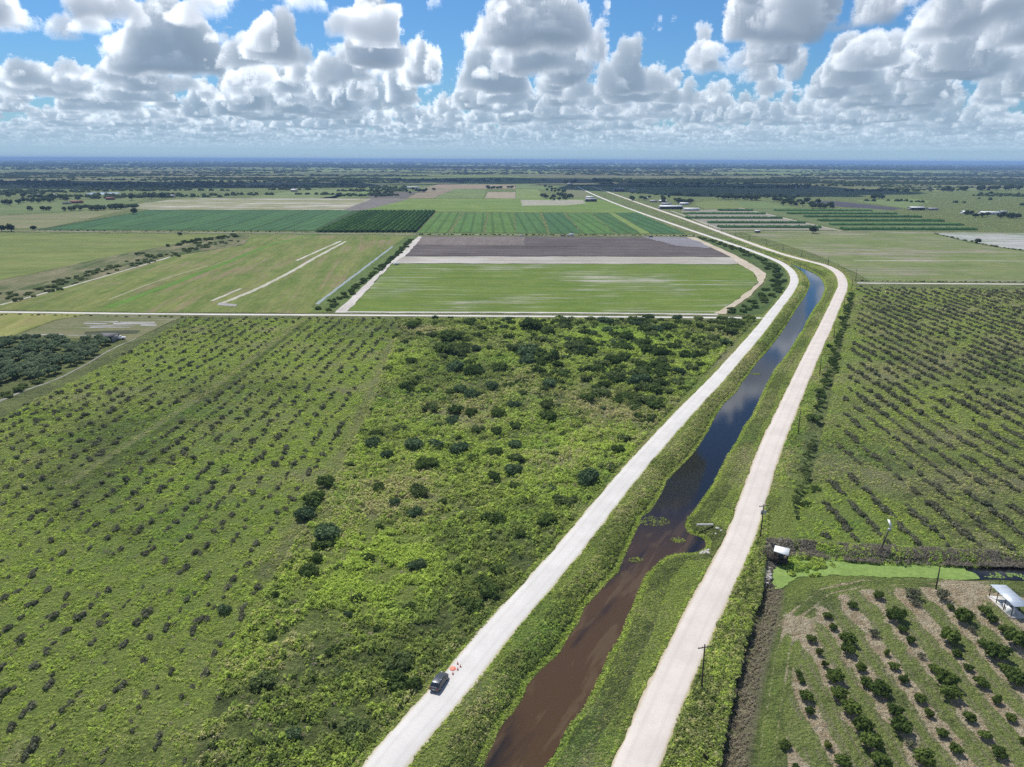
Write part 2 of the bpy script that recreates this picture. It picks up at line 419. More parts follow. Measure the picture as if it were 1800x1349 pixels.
M['road_p'] = mat('pinkish_shell', road_c((.56, .51, .46), (.40, .34, .24)), rough=.95, spec=.1, bump=lambda n, p: (n.noise(p, 4, 4), .05, .5))

def field(name, c1, c2, c3=None, ang=0, sc=(.02, .2), th=(.55, .7), rows=None, fine=.5, cell=None):
    """ground cover streaked along ang (radians from +X); c3 = patches; rows = (spacing, colour, width)"""
    def f(n, p):
        r = n.n('ShaderNodeVectorRotate', {0: p, 'Angle': -ang}, rotation_type='Z_AXIS').outputs[0]
        st = n.n('ShaderNodeMapping', {0: r, 'Scale': (sc[0], sc[1], 1)}).outputs[0]
        a = n.noise(st, 1.0, 5, .65); b = n.noise(p, .05, 5, .7); d = n.noise(p, fine, 4, .7)
        k = n.m('ADD', n.m('MULTIPLY', a, .55), n.m('MULTIPLY_ADD', b, .35, n.m('MULTIPLY', d, .35)))
        c = n.mix(n.smooth(k, .50, .76), c1, c2)
        if c3: 
            q = n.m('ADD', n.m('MULTIPLY', n.noise(n.n('ShaderNodeMapping', {0: r, 'Scale': (sc[0]*.8, sc[1]*1.6, 1), 'Location': (31, 7, 0)}).outputs[0], 1.0, 6, .75), .6), n.m('MULTIPLY', n.noise(p, .011, 3), .4))
            c = n.mix(n.smooth(q, th[0], th[1]), c, c3)
        if rows:
            y = n.n('ShaderNodeSeparateXYZ', {0: r}).outputs[1]
            y = n.m('ADD', y, n.m('MULTIPLY', n.noise(p, .08, 2), rows[0]*.15))
            t = n.m('ABSOLUTE', n.m('SUBTRACT', n.m('FRACT', n.m('DIVIDE', y, rows[0])), .5))
            c = n.mix(n.m('MULTIPLY', n.smooth(t, rows[2]+.06, rows[2]-.06), .85), c, rows[1])
        st2 = n.n('ShaderNodeMapping', {0: r, 'Scale': (sc[0]*7, min(1.2, sc[1]*5), 1)}).outputs[0]
        g_ = n.m('ADD', n.m('MULTIPLY', n.noise(st2, 1.0, 5, .75), 1.0), n.m('MULTIPLY_ADD', n.noise(p, 1.1, 4, .8), .6, n.m('MULTIPLY_ADD', n.noise(p, .02, 5, .7), .5, -.05)))
        cv = n.t.nodes.new('ShaderNodeVectorMath'); cv.operation = 'SCALE'; n.t.links.new(c, cv.inputs[0]) if isinstance(c, bpy.types.NodeSocket) else None; n.t.links.new(g_, cv.inputs[3]); return cv.outputs[0]
    return mat(name, f, rough=.95, spec=.08, bump=lambda n, p: (n.noise(p, .6, 5, .7), .5, .7))

# ------------------------------------------------------------ lines of the land (photo pixels -> ground metres)
WZ = -1.6
def mid(L, R): return [((a[0]+b[0])/2, (a[1]+b[1])/2) for a, b in zip(L, R)]
R1 = [G((a+b)/2, y) for a, b, y in [(600, 690, 1400), (630, 720, 1349), (655, 745, 1316), (733, 813, 1233), (780, 851, 1183), (833, 897, 1120), (890, 946, 1060), (950, 1005, 993), (997, 1045, 940), (1067, 1107, 857), (1113, 1153, 803), (1167, 1208, 743), (1200, 1237, 710), (1253, 1287, 657), (1297, 1325, 610)]]
R1 += GP([(1344, 571), (1356, 554), (1371, 535), (1385, 517), (1394, 503), (1397, 493), (1394, 482), (1386, 472), (1372, 461.5), (1340, 448.5), (1300, 434), (1258, 420), (1200, 400.5), (1133, 377), (1083, 359), (1033, 338), (1008, 324)])
R2 = [G((a+b)/2, y) for a, b, y in [(1045, 1147, 1400), (1067, 1165, 1349), (1101, 1190, 1280), (1133, 1214, 1213), (1177, 1250, 1127), (1199, 1268, 1083), (1233, 1296, 1023), (1257, 1315, 980), (1275, 1328, 945), (1300, 1352, 872), (1330, 1377, 787), (1360, 1402, 727), (1387, 1422, 673), (1413, 1442, 623), (1440, 1464, 573), (1455, 1478, 540)]]
R2 += GP([(1474, 523), (1482, 505), (1481, 492), (1474, 480), (1458, 470), (1440, 464), (1412, 457.5), (1370, 446), (1300, 421), (1233, 396), (1200, 384), (1133, 361), (1083, 343), (1033, 325), (1020, 320.5)])
def beyond(a, b, L=70):      # carries a line on past its first point
    a = np.array(a); b = np.array(b); v = (a-b)/np.linalg.norm(a-b); return tuple(a+v*L)
R1.insert(0, beyond(R1[0], R1[2])); R2.insert(0, beyond(R2[0], R2[2]))
R1 = smoothline(R1); R2 = smoothline(R2)
XR = smoothline(GP([(-500, 546), (-200, 547), (0, 549), (300, 553), (600, 554.5), (1000, 557), (1330, 559.5), (1352, 560)]), 1)
XR2 = smoothline(GP([(1497, 497.5), (1530, 498.5), (1800, 500), (2200, 503)]), 1)
CL = [(820, 1400), (847, 1349), (877, 1293), (900, 1260), (927, 1217), (953, 1170), (987, 1137), (1020, 1083), (1063, 1030), (1090, 1000), (1112, 945), (1122, 917), (1147, 893), (1167, 857), (1200, 813), (1237, 773), (1263, 723), (1300, 680), (1318, 657), (1333, 633), (1367, 593), (1393, 553), (1417, 517), (1425, 500), (1417, 483), (1387, 465), (1333, 444), (1283, 425)]
CR = [(1287, 427.5), (1350, 449), (1400, 467), (1440, 484), (1450, 503), (1447, 523), (1430, 543), (1413, 573), (1397, 603), (1367, 643), (1350, 673), (1323, 727), (1300, 760), (1270, 817), (1243, 867), (1212, 908), (1200, 928), (1210, 938), (1236, 945), (1240, 958), (1230, 972), (1195, 973), (1165, 980), (1147, 997), (1130, 1027), (1093, 1113), (1067, 1163), (1030, 1230), (987, 1297), (963, 1349), (940, 1400)]
CAN = GP(CL+CR, WZ); CAN = [beyond(CAN[0], CAN[2])]+CAN+[beyond(CAN[-1], CAN[-3])]
_q = smoothline(CAN+[CAN[0]], 1)[:-1]
CAN = [(x+(vn(np.array([x/3.]), np.array([y/3.]))[0]-.5)*1.6, y) for x, y in _q]
def Z5(p): return [(1300+x/6, 850+y/6) for x, y in p]
def Z3(p): return [(1200+x/3, 940+y/3) for x, y in p]
POND = GP(Z5([(340, 850), (322, 1000), (375, 1112), (440, 1110), (545, 1030), (610, 985), (800, 985), (980, 960), (1100, 975), (1300, 970), (1500, 990), (1800, 990)])+[(1700, 1020), (1745, 1019), (1800, 1021), (1900, 1026), (2100, 1036), (2100, 1010), (1900, 1003), (1800, 997)]+Z5([(2400, 885), (1800, 868), (1600, 860), (1450, 855), (1200, 850), (1080, 830), (900, 775), (640, 745), (480, 790)]), WZ)
DITCH = GP([(1352, 1003), (1349, 1040), (1340, 1080), (1325, 1130), (1308, 1190), (1295, 1250), (1283, 1310), (1272, 1370), (1265, 1420)], -1); DITCH.append(beyond(DITCH[-1], DITCH[-3], 50))
SIDE = GP([(1500, 520), (1478, 600), (1462, 660), (1445, 740), (1430, 800), (1420, 850), (1402, 905), (1385, 945)], -.5)   # dry ditch between road and old orchard
# areas
A_LEFT = GP([(-400, 640), (-400, 1500), (250, 1500), (330, 1349), (420, 1130), (500, 985), (590, 850), (640, 740), (690, 610), (700, 562), (330, 560), (190, 640), (0, 735)])
A_MID = GP([(250, 1500), (330, 1349), (420, 1130), (500, 985), (590, 850), (640, 740), (690, 610), (700, 562), (1325, 565), (1290, 602), (1185, 712), (1050, 860), (935, 993), (870, 1065), (760, 1185), (640, 1316), (560, 1400), (450, 1500)])
A_RIGHT = GP([(1505, 506), (2400, 520), (2400, 1000), (1800, 970), (1560, 955), (1400, 945), (1400, 905), (1440, 790), (1470, 650)])
A_ORCH = GP([(1370, 1500), (1385, 1349), (1375, 1210), (1400, 1110), (1430, 1065), (1490, 1040), (1560, 1030), (1700, 1035), (1760, 1045), (2100, 1090), (2600, 1500)])
A_BRUSH = GP([(1348, 965), (1375, 948), (1450, 958), (1600, 965), (1800, 975), (2100, 990), (2100, 1003), (1800, 992), (1560, 986), (1450, 977), (1410, 971), (1385, 975), (1352, 985)], -.4)
T_SUB = GP([(120, 850), (376, 683), (450, 625), (533, 563)])      # overgrown track through the left field
T_MID = GP([(470, 1010), (590, 830), (640, 720), (690, 600)])
T_TRK = GP([(1330, 1420), (1345, 1349), (1360, 1250), (1375, 1150), (1400, 1080), (1450, 1040), (1520, 1025), (1640, 1022), (1800, 1030)])
ROWDIR = np.array(T_SUB[3])-np.array(T_SUB[0]); ROWDIR /= np.linalg.norm(ROWDIR)
_a = np.array(G(1510, 780)); _b = np.array(G(1630, 883)); RDIR = (_b-_a)/np.linalg.norm(_b-_a)
_a = np.array(G(1571.7, 1172.3)); _b = np.array(G(1680, 1319.3)); CDIR = (_b-_a)/np.linalg.norm(_b-_a)
CNRM = np.array([-CDIR[1], CDIR[0]])
ROWS_C = 5.9

def terrain(x, y):
    x = np.asarray(x, float); y = np.asarray(y, float); sh = x.shape; x = x.ravel(); y = y.ravel()
    z = np.zeros(x.size); m = np.zeros((x.size, 3)); near = (y > -30) & (y < 1500) & (np.abs(x) < 1500)
    far = np.clip((np.hypot(x, y)-900)/2500, 0, 1)
    m[:, 0] = .40-.55*far; m[:, 1] = .50-.20*far
    I = np.where(near)[0]; X, Y = x[I], y[I]
    hum = (fbm(X, Y, 5, 4, .62)-.5)*1.1+(fbm(X+50, Y, 1.9, 2)-.5)*.55+(fbm(X+90, Y, 24, 3)-.5)*.7
    amp = np.full(X.size, .12)
    L = inpoly(X, Y, A_LEFT); Mi = inpoly(X, Y, A_MID); Rr = inpoly(X, Y, A_RIGHT); O = inpoly(X, Y, A_ORCH)
    lush = m[I, 0]; dry = m[I, 1]; bare = np.zeros(X.size)
    big = fbm(X, Y, 60, 4)-.5; med = fbm(X+300, Y-80, 16, 4)-.5
    amp[L] = .8; amp[Mi] = 1.1; amp[Rr] = .7; amp[O] = .15
    lush = np.where(L, .86+1.8*big+.6*med, lush); dry = np.where(L, .30+1.2*med, dry)
    lush = np.where(Mi, .34+1.6*big+1.0*med, lush); dry = np.where(Mi, .26+1.3*med-.7*big, dry)
    lush = np.where(Rr, .62+1.1*big, lush); dry = np.where(Rr, .52+.7*med, dry)
    # the open patch and the bright patch of the middle
    for px, py, r, dl, dd in ((1010, 775, 16, .7, -.1), (1090, 600, 24, .9, -.5), (1140, 590, 20, .8, -.5), (990, 830, 12, .2, .4), (1060, 715, 20, -.3, .55), (810, 720, 14, -.2, .5), (700, 890, 16, .1, .5), (630, 1000, 16, .7, -.1), (680, 1020, 12, .9, -.2), (1420, 1000, 14, .6, -.3), (1510, 930, 16, .8, -.5), (1460, 900, 14, .5, -.3)):
        a, b = G(px, py); k = np.exp(-((X-a)**2+(Y-b)**2)/(r*r)); lush = lush+dl*k; dry = dry+dd*k
    # orchard soil strips under the tree rows, trodden track beside them
    t = (X*CNRM[0]+Y*CNRM[1]-(C0[0]*CNRM[0]+C0[1]*CNRM[1]))/ROWS_C; fr = np.abs(t-np.round(t))*ROWS_C
    strip = np.clip(1.65-np.abs(fr)/1.15+2.4*(fbm(X, Y, 3.5, 3)-.5), 0, 1)
    wr = np.clip(1-np.abs(np.abs(fr)-2.1)/.28, 0, 1)*(fbm(X, Y, 2.2, 2) > .42); dry = np.where(O, .50+.25*strip+.5*wr, dry); lush = np.where(O, .72, lush); bare = np.where(O, .78*strip+.5*med+.1*wr, bare)
    z += 0
    def line(P, w, dl, dd, db, soft=2.0):
        nonlocal lush, dry, bare, amp
        d = dist_line(X, Y, P); k = np.clip(1-(d-w)/soft, 0, 1)
        lush = lush*(1-k)+dl*k; dry = dry*(1-k)+dd*k; bare = bare*(1-k)+db*k; amp = amp*(1-.8*k); return d
    line(T_SUB, .8, .6, .62, .0); line(T_MID, 1.2, .6, .6, .0, 3)
    o_ = np.array([-ROWDIR[1], ROWDIR[0]])*-3.0; line([(p[0]+o_[0], p[1]+o_[1]) for p in T_SUB], .8, .05, .1, .0, 1.2); d = line(T_TRK, .4, .55, .3, .0, 2.5); k = np.exp(-((d-.95)/.3)**2); bare += .45*k
    k = np.exp(-((X-G(1400, 1100)[0])**2+(Y-G(1400, 1100)[1])**2)/20); bare += .8*k
    for a, b, r, s in ((1700, 1030, 5, .9), (1690, 1055, 4, .7), (1470, 1020, 5, .35), (1240, 930, 3.5, .35), (1250, 1000, 3, .5), (1215, 1080, 3, .3), (1310, 1180, 2, .5), (1300, 1230, 2.5, .5)):
        p = G(a, b); bare = bare+s*np.exp(-((X-p[0])**2+(Y-p[1])**2)/(r*r))
    zz = hum*amp
    # banks and verges
    r1 = dist_line(X, Y, R1)-3.0; r2 = dist_line(X, Y, R2)-3.3; xr = np.minimum(dist_line(X, Y, XR), dist_line(X, Y, XR2))-2.2
    rd = np.minimum(np.minimum(r1, r2), xr)
    kv = np.clip(1-rd/9, 0, 1)*((Mi | L | Rr)*1.0)
    dc = dist_line(X, Y, CAN, True); ic = inpoly(X, Y, CAN); dp = dist_line(X, Y, POND, True); ip = inpoly(X, Y, POND)
    bank = (dc < 18) & (r1 > -1) & (r2 > -1) & ~(L | Mi | Rr | O)
    lush = np.where(bank, .95+1.9*med, lush); dry = np.where(bank, .30+1.1*med+.5*big, dry); amp = np.where(bank, .5, amp)
    weed = bank & (dc < 5.5) & (dc > 1.2); lush = np.where(weed, lush-.75, lush); dry = np.where(weed, dry+.05, dry)
    dry = np.where((rd < 4) & (rd > 0), dry+.15, dry)
    k = np.clip(1-rd/3, 0, 1); zz = zz*(1-k)+.10*k; zz = np.where(rd < .2, .08, zz)
    def carve(d, inside, depth, w):
        nonlocal zz
        s = np.clip(d/w, 0, 1); s = s*s*(3-2*s)
        zz = np.where(inside, depth-np.minimum(d*.7, 1.2), np.where(d < w, depth*(1-s)+zz*s, zz))
    carve(dc, ic, WZ-.02, 4.2); carve(dp, ip, WZ-.02, 3.5)
    dd_ = dist_line(X, Y, DITCH); s = np.clip((dd_-.8)/3.0, 0, 1); zz = np.where(r2 > .3, -1.9*(1-s)+zz*s, zz)
    k = np.clip(1-(dd_-2.4)/1.2, 0, 1)*(X > np.interp(Y, [p[1] for p in DITCH[::-1]], [p[0] for p in DITCH[::-1]])); dry = np.where(k > 0, dry*(1-k)+.95*k, dry); lush -= .3*k
    ds = dist_line(X, Y, SIDE); s = np.clip((ds-.5)/2.2, 0, 1); zz = np.where(r2 > .3, -1.0*(1-s)+zz*s, zz)
    z[I] = zz
    m[I, 0] = lush; m[I, 1] = dry; m[I, 2] = bare
    return z.reshape(sh), m
C0 = np.array(G(1571.7, 1172.3))

def zat(x, y):
    z, m = terrain(np.atleast_1d(x), np.atleast_1d(y)); return z

# one sheet of ground: a fan whose cells grow with distance, all the way to the horizon, plus a plain skirt behind
ys = [-25.0]
while ys[-1] < 70000:
    Y = ys[-1]; a = max(abs(Y), 1)
    ys.append(Y+min(max(.42 if Y > 60 else 2.0, Y*Y/62000), a*.12 if a > 30 else 3))
ys = np.array(ys)
us = np.concatenate([np.arange(-2.2, -.66, .03), np.arange(-.66, .66, .0019), np.arange(.66, 2.21, .03)])
U, YY = np.meshgrid(us, ys); XX = U*(YY+45)
ZZ, MK = terrain(XX, YY)
ny, nx = XX.shape; idx = np.arange(ny*nx).reshape(ny, nx)
Fq = np.stack([idx[:-1, :-1], idx[:-1, 1:], idx[1:, 1:], idx[1:, :-1]], -1).reshape(-1, 4)
V = np.stack([XX, YY, ZZ], -1).reshape(-1, 3)
nb = len(V); B = 70000.0                                   # skirt
ex = [(-B*2.2, -B, 0), (B*2.2, -B, 0), (-44, -25, 0), (44, -25, 0)]
V = np.concatenate([V, np.array([(-B*2.2, -B, -.1), (B*2.2, -B, -.1), (B*2.2, B, -.1), (-B*2.2, B, -.1)])])
MK = np.concatenate([MK, np.tile([[-.3, .2, 0]], (4, 1))])
i0, i1, i2, i3 = idx[0, 0], idx[0, -1], idx[-1, -1], idx[-1, 0]
Fs = np.array([(nb, nb+1, i1, i0), (nb+1, nb+2, i2, i1), (nb+3, nb, i0, i3)])
tag(add('ground', mesh_data('ground', V, [Fq, Fs], M['ground'], False, MK)), kind='structure')

def ribbon(name, P, hw, z, m, kind='structure', crown=.06, jit=.4, z0=None):
    P = [np.array(p) for p in P]; Q = []
    for a, b in zip(P[:-1], P[1:]):
        L = np.linalg.norm(b-a); st = max(1.0, np.hypot(*a)/90); k = max(1, int(L/st)); Q += [a+(b-a)*i/k for i in range(k)]
    Q.append(P[-1]); V = []; C = []; us = (-1, -.8, -.4, 0, .4, .8, 1)
    for i, p in enumerate(Q):
        t = Q[min(i+1, len(Q)-1)]-Q[max(i-1, 0)]; t /= np.linalg.norm(t)+1e-9; nr = np.array([t[1], -t[0]])
        for u in us:
            w = hw*u+(np.random.rand()-.5)*jit*(abs(u) == 1)+(jit*1.6*(vn(np.array([p[0]/4+u*9]), np.array([p[1]/4]))[0]-.5) if abs(u) == 1 else 0)
            q = p+nr*w; V.append((q[0], q[1], z+crown*(1-u*u)-(.12 if abs(u) == 1 else 0))); C.append((u/2+.5, 0, 0))
    n = len(us); F = [(i*n+k, i*n+k+1, (i+1)*n+k+1, (i+1)*n+k) for i in range(len(Q)-1) for k in range(n-1)]
    return tag(add(name, mesh_data(name, V, np.array(F), m, True, np.array(C, np.float32))), kind=kind)
ribbon('dirt_road', R1, 3.05, .17, M['road_w'])
ribbon('dirt_road', R2, 3.35, .17, M['road_p'])
ribbon('farm_road', XR, 1.9, .14, M['road_w'])
ribbon('farm_road', XR2, 1.7, .14, M['road_w'], jit=.5)

def ragged(P):
    Q = []
    for a, b in zip(P, P[1:]+P[:1]):
        L = hypot(b[0]-a[0], b[1]-a[1]); D = max(120, hypot(*a)*.5+hypot(*b)*.5); k = int(min(60, max(1, L/(D*.012+3))))
        for i in range(k): Q.append((a[0]+(b[0]-a[0])*i/k+np.random.randn()*D*.0007, a[1]+(b[1]-a[1])*i/k+np.random.randn()*D*.0016))
    return Q
def ngon(name, P, z, m, kind='structure', th=0):
    import mathutils
    tri = mathutils.geometry.tessellate_polygon([[Vector((x, y, 0)) for x, y in P]])
    V = [(x, y, z) for x, y in P]; F = [t if ((Vector(V[t[1]])-Vector(V[t[0]])).cross(Vector(V[t[2]])-Vector(V[t[0]]))).z > 0 else t[::-1] for t in tri]
    return tag(add(name, mesh_data(name, V, np.array(F), m)), kind=kind)

# ------------------------------------------------------------ water
def water_mat(name, brown):
    m = bpy.data.materials.new(name); m.use_nodes = True; n = NT(m.node_tree)
    p = n.n('ShaderNodeNewGeometry').outputs['Position']
    if brown:
        q = n.n('ShaderNodeVectorRotate', {0: p, 'Angle': radians(-62)}, rotation_type='Z_AXIS').outputs[0]
        q = n.n('ShaderNodeMapping', {0: q, 'Scale': (.035, .16, 1), 'Location': (3.1, 1.2, 0)}).outputs[0]
        v = n.noise(q, 1.0, 4, .5); y = n.n('ShaderNodeSeparateXYZ', {0: p}).outputs[1]
        k = n.m('MULTIPLY', n.smooth(v, .27, .46), n.smooth(y, 175, 125))
        c = n.mix(k, (.010, .010, .011), (.064, .037, .016))
        k2 = n.m('MULTIPLY', n.smooth(n.noise(q, 2.2, 4, .6), .52, .62), k)
        c = n.mix(n.m('MULTIPLY', k2, .8), c, (.090, .060, .030))
    else: c = n.mix(.5, (.008, .009, .010), (.012, .011, .010))
    b = n.n('ShaderNodeBsdfPrincipled', {0: c, 'Roughness': .035, 'IOR': 1.33, 'Specular IOR Level': .5})
    bp = n.n('ShaderNodeBump', {'Height': n.noise(p, 1.6, 3), 'Distance': .004, 'Strength': .5}); n.t.links.new(bp.outputs[0], b.inputs['Normal'])
    n.n('ShaderNodeOutputMaterial', {0: b.outputs[0]}); return m
def hull(P, o):
    c = np.mean(P, 0); return P
ngon('canal_water', CAN, WZ+.04, water_mat('canal_water', True))
ngon('pond_water', POND, WZ+.03, water_mat('pond_water', False))

# ------------------------------------------------------------ plants
RS = np.random.RandomState(21)
def quads_at(P, N, size, rs, flat=.0):
    """one bent leaf-clump quad at each point, facing roughly along N"""
    n = len(P); N = N+rs.randn(n, 3)*.55; N /= np.linalg.norm(N, axis=1)[:, None]
    a = np.cross(N, rs.randn(n, 3)); a /= np.linalg.norm(a, axis=1)[:, None]+1e-9; b = np.cross(N, a)
    s = (size*(.6+.8*rs.rand(n)))[:, None] if np.ndim(size) == 0 else size[:, None]
    q = np.stack([P-a*s*.5-b*s*.35, P+a*s*.15-b*s*.55, P+a*s*.6+b*s*.1-N*s*.15, P-a*s*.1+b*s*.55-N*s*.1], 1)
    return q.reshape(-1, 3), np.arange(4*n).reshape(-1, 4)
def crown_mesh(name, m, rx=1., ry=1., rz=1., lobes=7, n=500, leaf=.2, seed=0, base=0., core=True, spread=.55, lr=1.0):
    """foliage: leaf clumps on and inside a handful of unequal lobes, ragged outline, gaps"""
    rs = np.random.RandomState(seed); L = []
    for i in range(lobes):
        a = rs.rand()*2*pi; r = spread*sqrt(rs.rand()); h = rs.rand()
        L.append((r*cos(a), r*sin(a), .30+.42*h*(1-.5*r), .34*lr+.24*rs.rand()*lr))
    P = []; N = []
    for k in range(n):
        c = L[rs.randint(lobes)]; d = rs.randn(3); d /= np.linalg.norm(d)
        if d[2] < -.35: d[2] *= -.6
        r = c[3]*(.72+.38*rs.rand()**.7); P.append((c[0]+d[0]*r, c[1]+d[1]*r, c[2]+d[2]*r*.8)); N.append(d)
    P = np.array(P); P[:, 2] = np.maximum(P[:, 2], .03); P *= (rx, ry, rz); P[:, 2] += base
    V, F = quads_at(P, np.array(N), leaf, rs); Vs = [V]; T = []
    if core:                                              # inner leaf mass
        for c in L:
            nn = 7; q = []
            for j in range(5):
                ph = pi*(j+.0)/4
                for i in range(nn):
                    th = 2*pi*(i+.5*j)/nn; r = c[3]*.74*(.85+.3*rs.rand())
                    q.append(((c[0]+r*sin(ph)*cos(th))*rx, (c[1]+r*sin(ph)*sin(th))*ry, max(.0, c[2]+r*cos(ph)*.8)*rz+base))
            o = sum(len(v) for v in Vs); Vs.append(np.array(q))
            F = np.concatenate([F, np.array([(o+j*nn+i, o+(j+1)*nn+i, o+(j+1)*nn+(i+1) % nn, o+j*nn+(i+1) % nn) for j in range(4) for i in range(nn)])])
    return mesh_data(name, np.concatenate(Vs), F, m)
def twig_mesh(name, m, h=1.5, n=5, seed=0, spread=.8, lev=3, r0=.05):
    rs = np.random.RandomState(seed); b = MB()
    def br(p, d, L, r, k):
        q = p+d*L*.5+rs.randn(3)*L*.06; e = p+d*L+rs.randn(3)*L*.10
        b.tube([p, q, e], [r, r*.8, r*.55], 4, False)
        if k:
            for _ in range(3):
                dd = d+rs.randn(3)*.55+(0, 0, .1); dd /= np.linalg.norm(dd); br(e if _ else q, dd, L*.68, r*.55, k-1)
    for i in range(n):
        a = 2*pi*i/n+rs.rand(); d = np.array([cos(a)*spread, sin(a)*spread, 1.0]); d /= np.linalg.norm(d); br(np.zeros(3), d, h*.42, r0, lev-1)
    return b.data(name, m)
def join(name, parts, mats):
    """several mesh datas into one, keeping a material slot each"""
    V = []; loops = []; tot = []; mi = []; o = 0
    for k, me in enumerate(parts):
        v = np.zeros(len(me.vertices)*3, np.float32); me.vertices.foreach_get('co', v); V.append(v.reshape(-1, 3))
        li = np.zeros(len(me.loops), np.int32); me.loops.foreach_get('vertex_index', li); loops.append(li+o)
        lt = np.zeros(len(me.polygons), np.int32); me.polygons.foreach_get('loop_total', lt); tot.append(lt); mi.append(np.full(len(lt), k)); o += len(me.vertices)
    V = np.concatenate(V); li = np.concatenate(loops); lt = np.concatenate(tot); me = bpy.data.meshes.new(name)
    me.vertices.add(len(V)); me.vertices.foreach_set('co', V.ravel()); me.loops.add(len(li)); me.loops.foreach_set('vertex_index', li)
    me.polygons.add(len(lt)); ls = np.zeros(len(lt), np.int32); ls[1:] = np.cumsum(lt)[:-1]; me.polygons.foreach_set('loop_start', ls); me.polygons.foreach_set('loop_total', lt)
    for x in mats: me.materials.append(x)
    me.polygons.foreach_set('material_index', np.concatenate(mi).astype(np.int32)); me.update(calc_edges=True); return me
def scatter(name, templ, X, Y, S, m, mask=None, rs=RS, zoff=0.0, zs=None, Z=None):
    """many copies of small templates (V,F) in ONE mesh (only for what nobody could count)"""
    if Z is None or mask is None: Z, MKs = terrain(X, Y)
    else: MKs = mask
    if m.name == 'grass': MKs = MKs+np.stack([rs.randn(len(X))*.34, rs.randn(len(X))*.22, np.full(len(X), -.3)], 1)
    Vs = []; Fs = []; Cs = []; o = 0; which = rs.randint(len(templ), size=len(X))
    for k, (tv, tf) in enumerate(templ):
        I = np.where(which == k)[0]
        if not len(I): continue
        a = rs.rand(len(I))*2*pi; s = S[I]; hz = s*(.8+.5*rs.rand(len(I)))*(1 if zs is None else zs)
        v = np.empty((len(I), len(tv), 3), np.float32)
        v[:, :, 0] = X[I, None]+s[:, None]*(tv[None, :, 0]*np.cos(a)[:, None]-tv[None, :, 1]*np.sin(a)[:, None])
        v[:, :, 1] = Y[I, None]+s[:, None]*(tv[None, :, 0]*np.sin(a)[:, None]+tv[None, :, 1]*np.cos(a)[:, None])
        v[:, :, 2] = Z[I, None]+zoff+hz[:, None]*tv[None, :, 2]
        f = tf[None]+(np.arange(len(I))*len(tv))[:, None, None]+o; o += v.shape[0]*v.shape[1]
        Vs.append(v.reshape(-1, 3)); Fs.append(f.reshape(-1, tf.shape[1])); Cs.append(np.repeat(MKs[I], len(tv), 0))
    return tag(add(name, mesh_data(name, np.concatenate(Vs), np.concatenate(Fs), m, False, np.concatenate(Cs))), kind='stuff')

M['scrub'] = foliage('scrub_leaves', (.032, .054, .016), (.084, .120, .034), (.13, .16, .07))
M['scrub2'] = foliage('olive_leaves', (.046, .068, .022), (.115, .145, .050), (.21, .24, .13))
M['scrub3'] = foliage('bluish_leaves', (.034, .058, .026), (.080, .118, .052), (.20, .26, .17))
M['citrus'] = foliage('citrus_leaves', (.030, .052, .015), (.090, .122, .030), (.15, .17, .035))
M['citrusy'] = foliage('young_citrus_leaves', (.030, .048, .012), (.100, .125, .026), (.16, .18, .04))
M['deadleaf'] = foliage('dull_orchard_leaves', (.068, .074, .044), (.122, .126, .076), (.21, .21, .16))
M['dry'] = foliage('dead_brush', (.10, .092, .070), (.25, .225, .175), (.30, .27, .22))
M['fartree'] = foliage('far_leaves', (.024, .036, .016), (.056, .076, .028))
M['tan'] = foliage('tan_brush', (.13, .115, .080), (.26, .225, .16), (.34, .30, .23)); M['bark'] = plain('bark', (.16, .13, .10), .9); M['twig'] = plain('grey_twigs', (.17, .155, .135), .9, var=.3)

def tuft(seed, nb=9, w=.42, tilt=.9, h=.55):
    """a little mound of bent leaf blades"""
    rs = np.random.RandomState(seed); V = []; F = []
    for i in range(nb):
        a = rs.rand()*2*pi; r = .75*sqrt(rs.rand()); c = np.array([cos(a)*r, sin(a)*r, h*(1-r*r)*(.6+.7*rs.rand())])
        n = np.array([cos(a)*r*tilt, sin(a)*r*tilt, .75])+rs.randn(3)*.28; n /= np.linalg.norm(n); u = np.cross(n, rs.randn(3)); u /= np.linalg.norm(u); v = np.cross(n, u); s = w*(.6+.8*rs.rand())
        o = len(V); V += [c-u*s*.8-v*s*.25, c+u*s*.1-v*s*.5, c+u*s*1.1+v*s*.1-n*s*.45, c-u*s*.1+v*s*.5]; F.append((o, o+1, o+2, o+3))
    return np.array(V), np.array(F)
TUFT = [tuft(i, 13, .30) for i in range(6)]; TUFTB = [tuft(20+i, 18, .27, 1.0, .75) for i in range(5)]
def spots(n, P, dens=None, rs=RS, ymax=1e9):
    """n random points in a polygon, denser where the picture would show them larger is NOT used: even spread"""
    P = np.array(P); lo = P.min(0); hi = P.max(0); hi[1] = min(hi[1], ymax); X = []; Y = []; c = 0
    for _ in range(200):
        x = lo[0]+rs.rand(n)*(hi[0]-lo[0]); y = lo[1]+rs.rand(n)*(hi[1]-lo[1]); k = inpoly(x, y, P) & (np.abs(x) < .78*y+25) & (y > 60)
        if dens is not None: k &= rs.rand(n) < dens(x, y)
        X.append(x[k]); Y.append(y[k]); c += k.sum()
        if c >= n: break
    return np.concatenate(X)[:n], np.concatenate(Y)[:n]

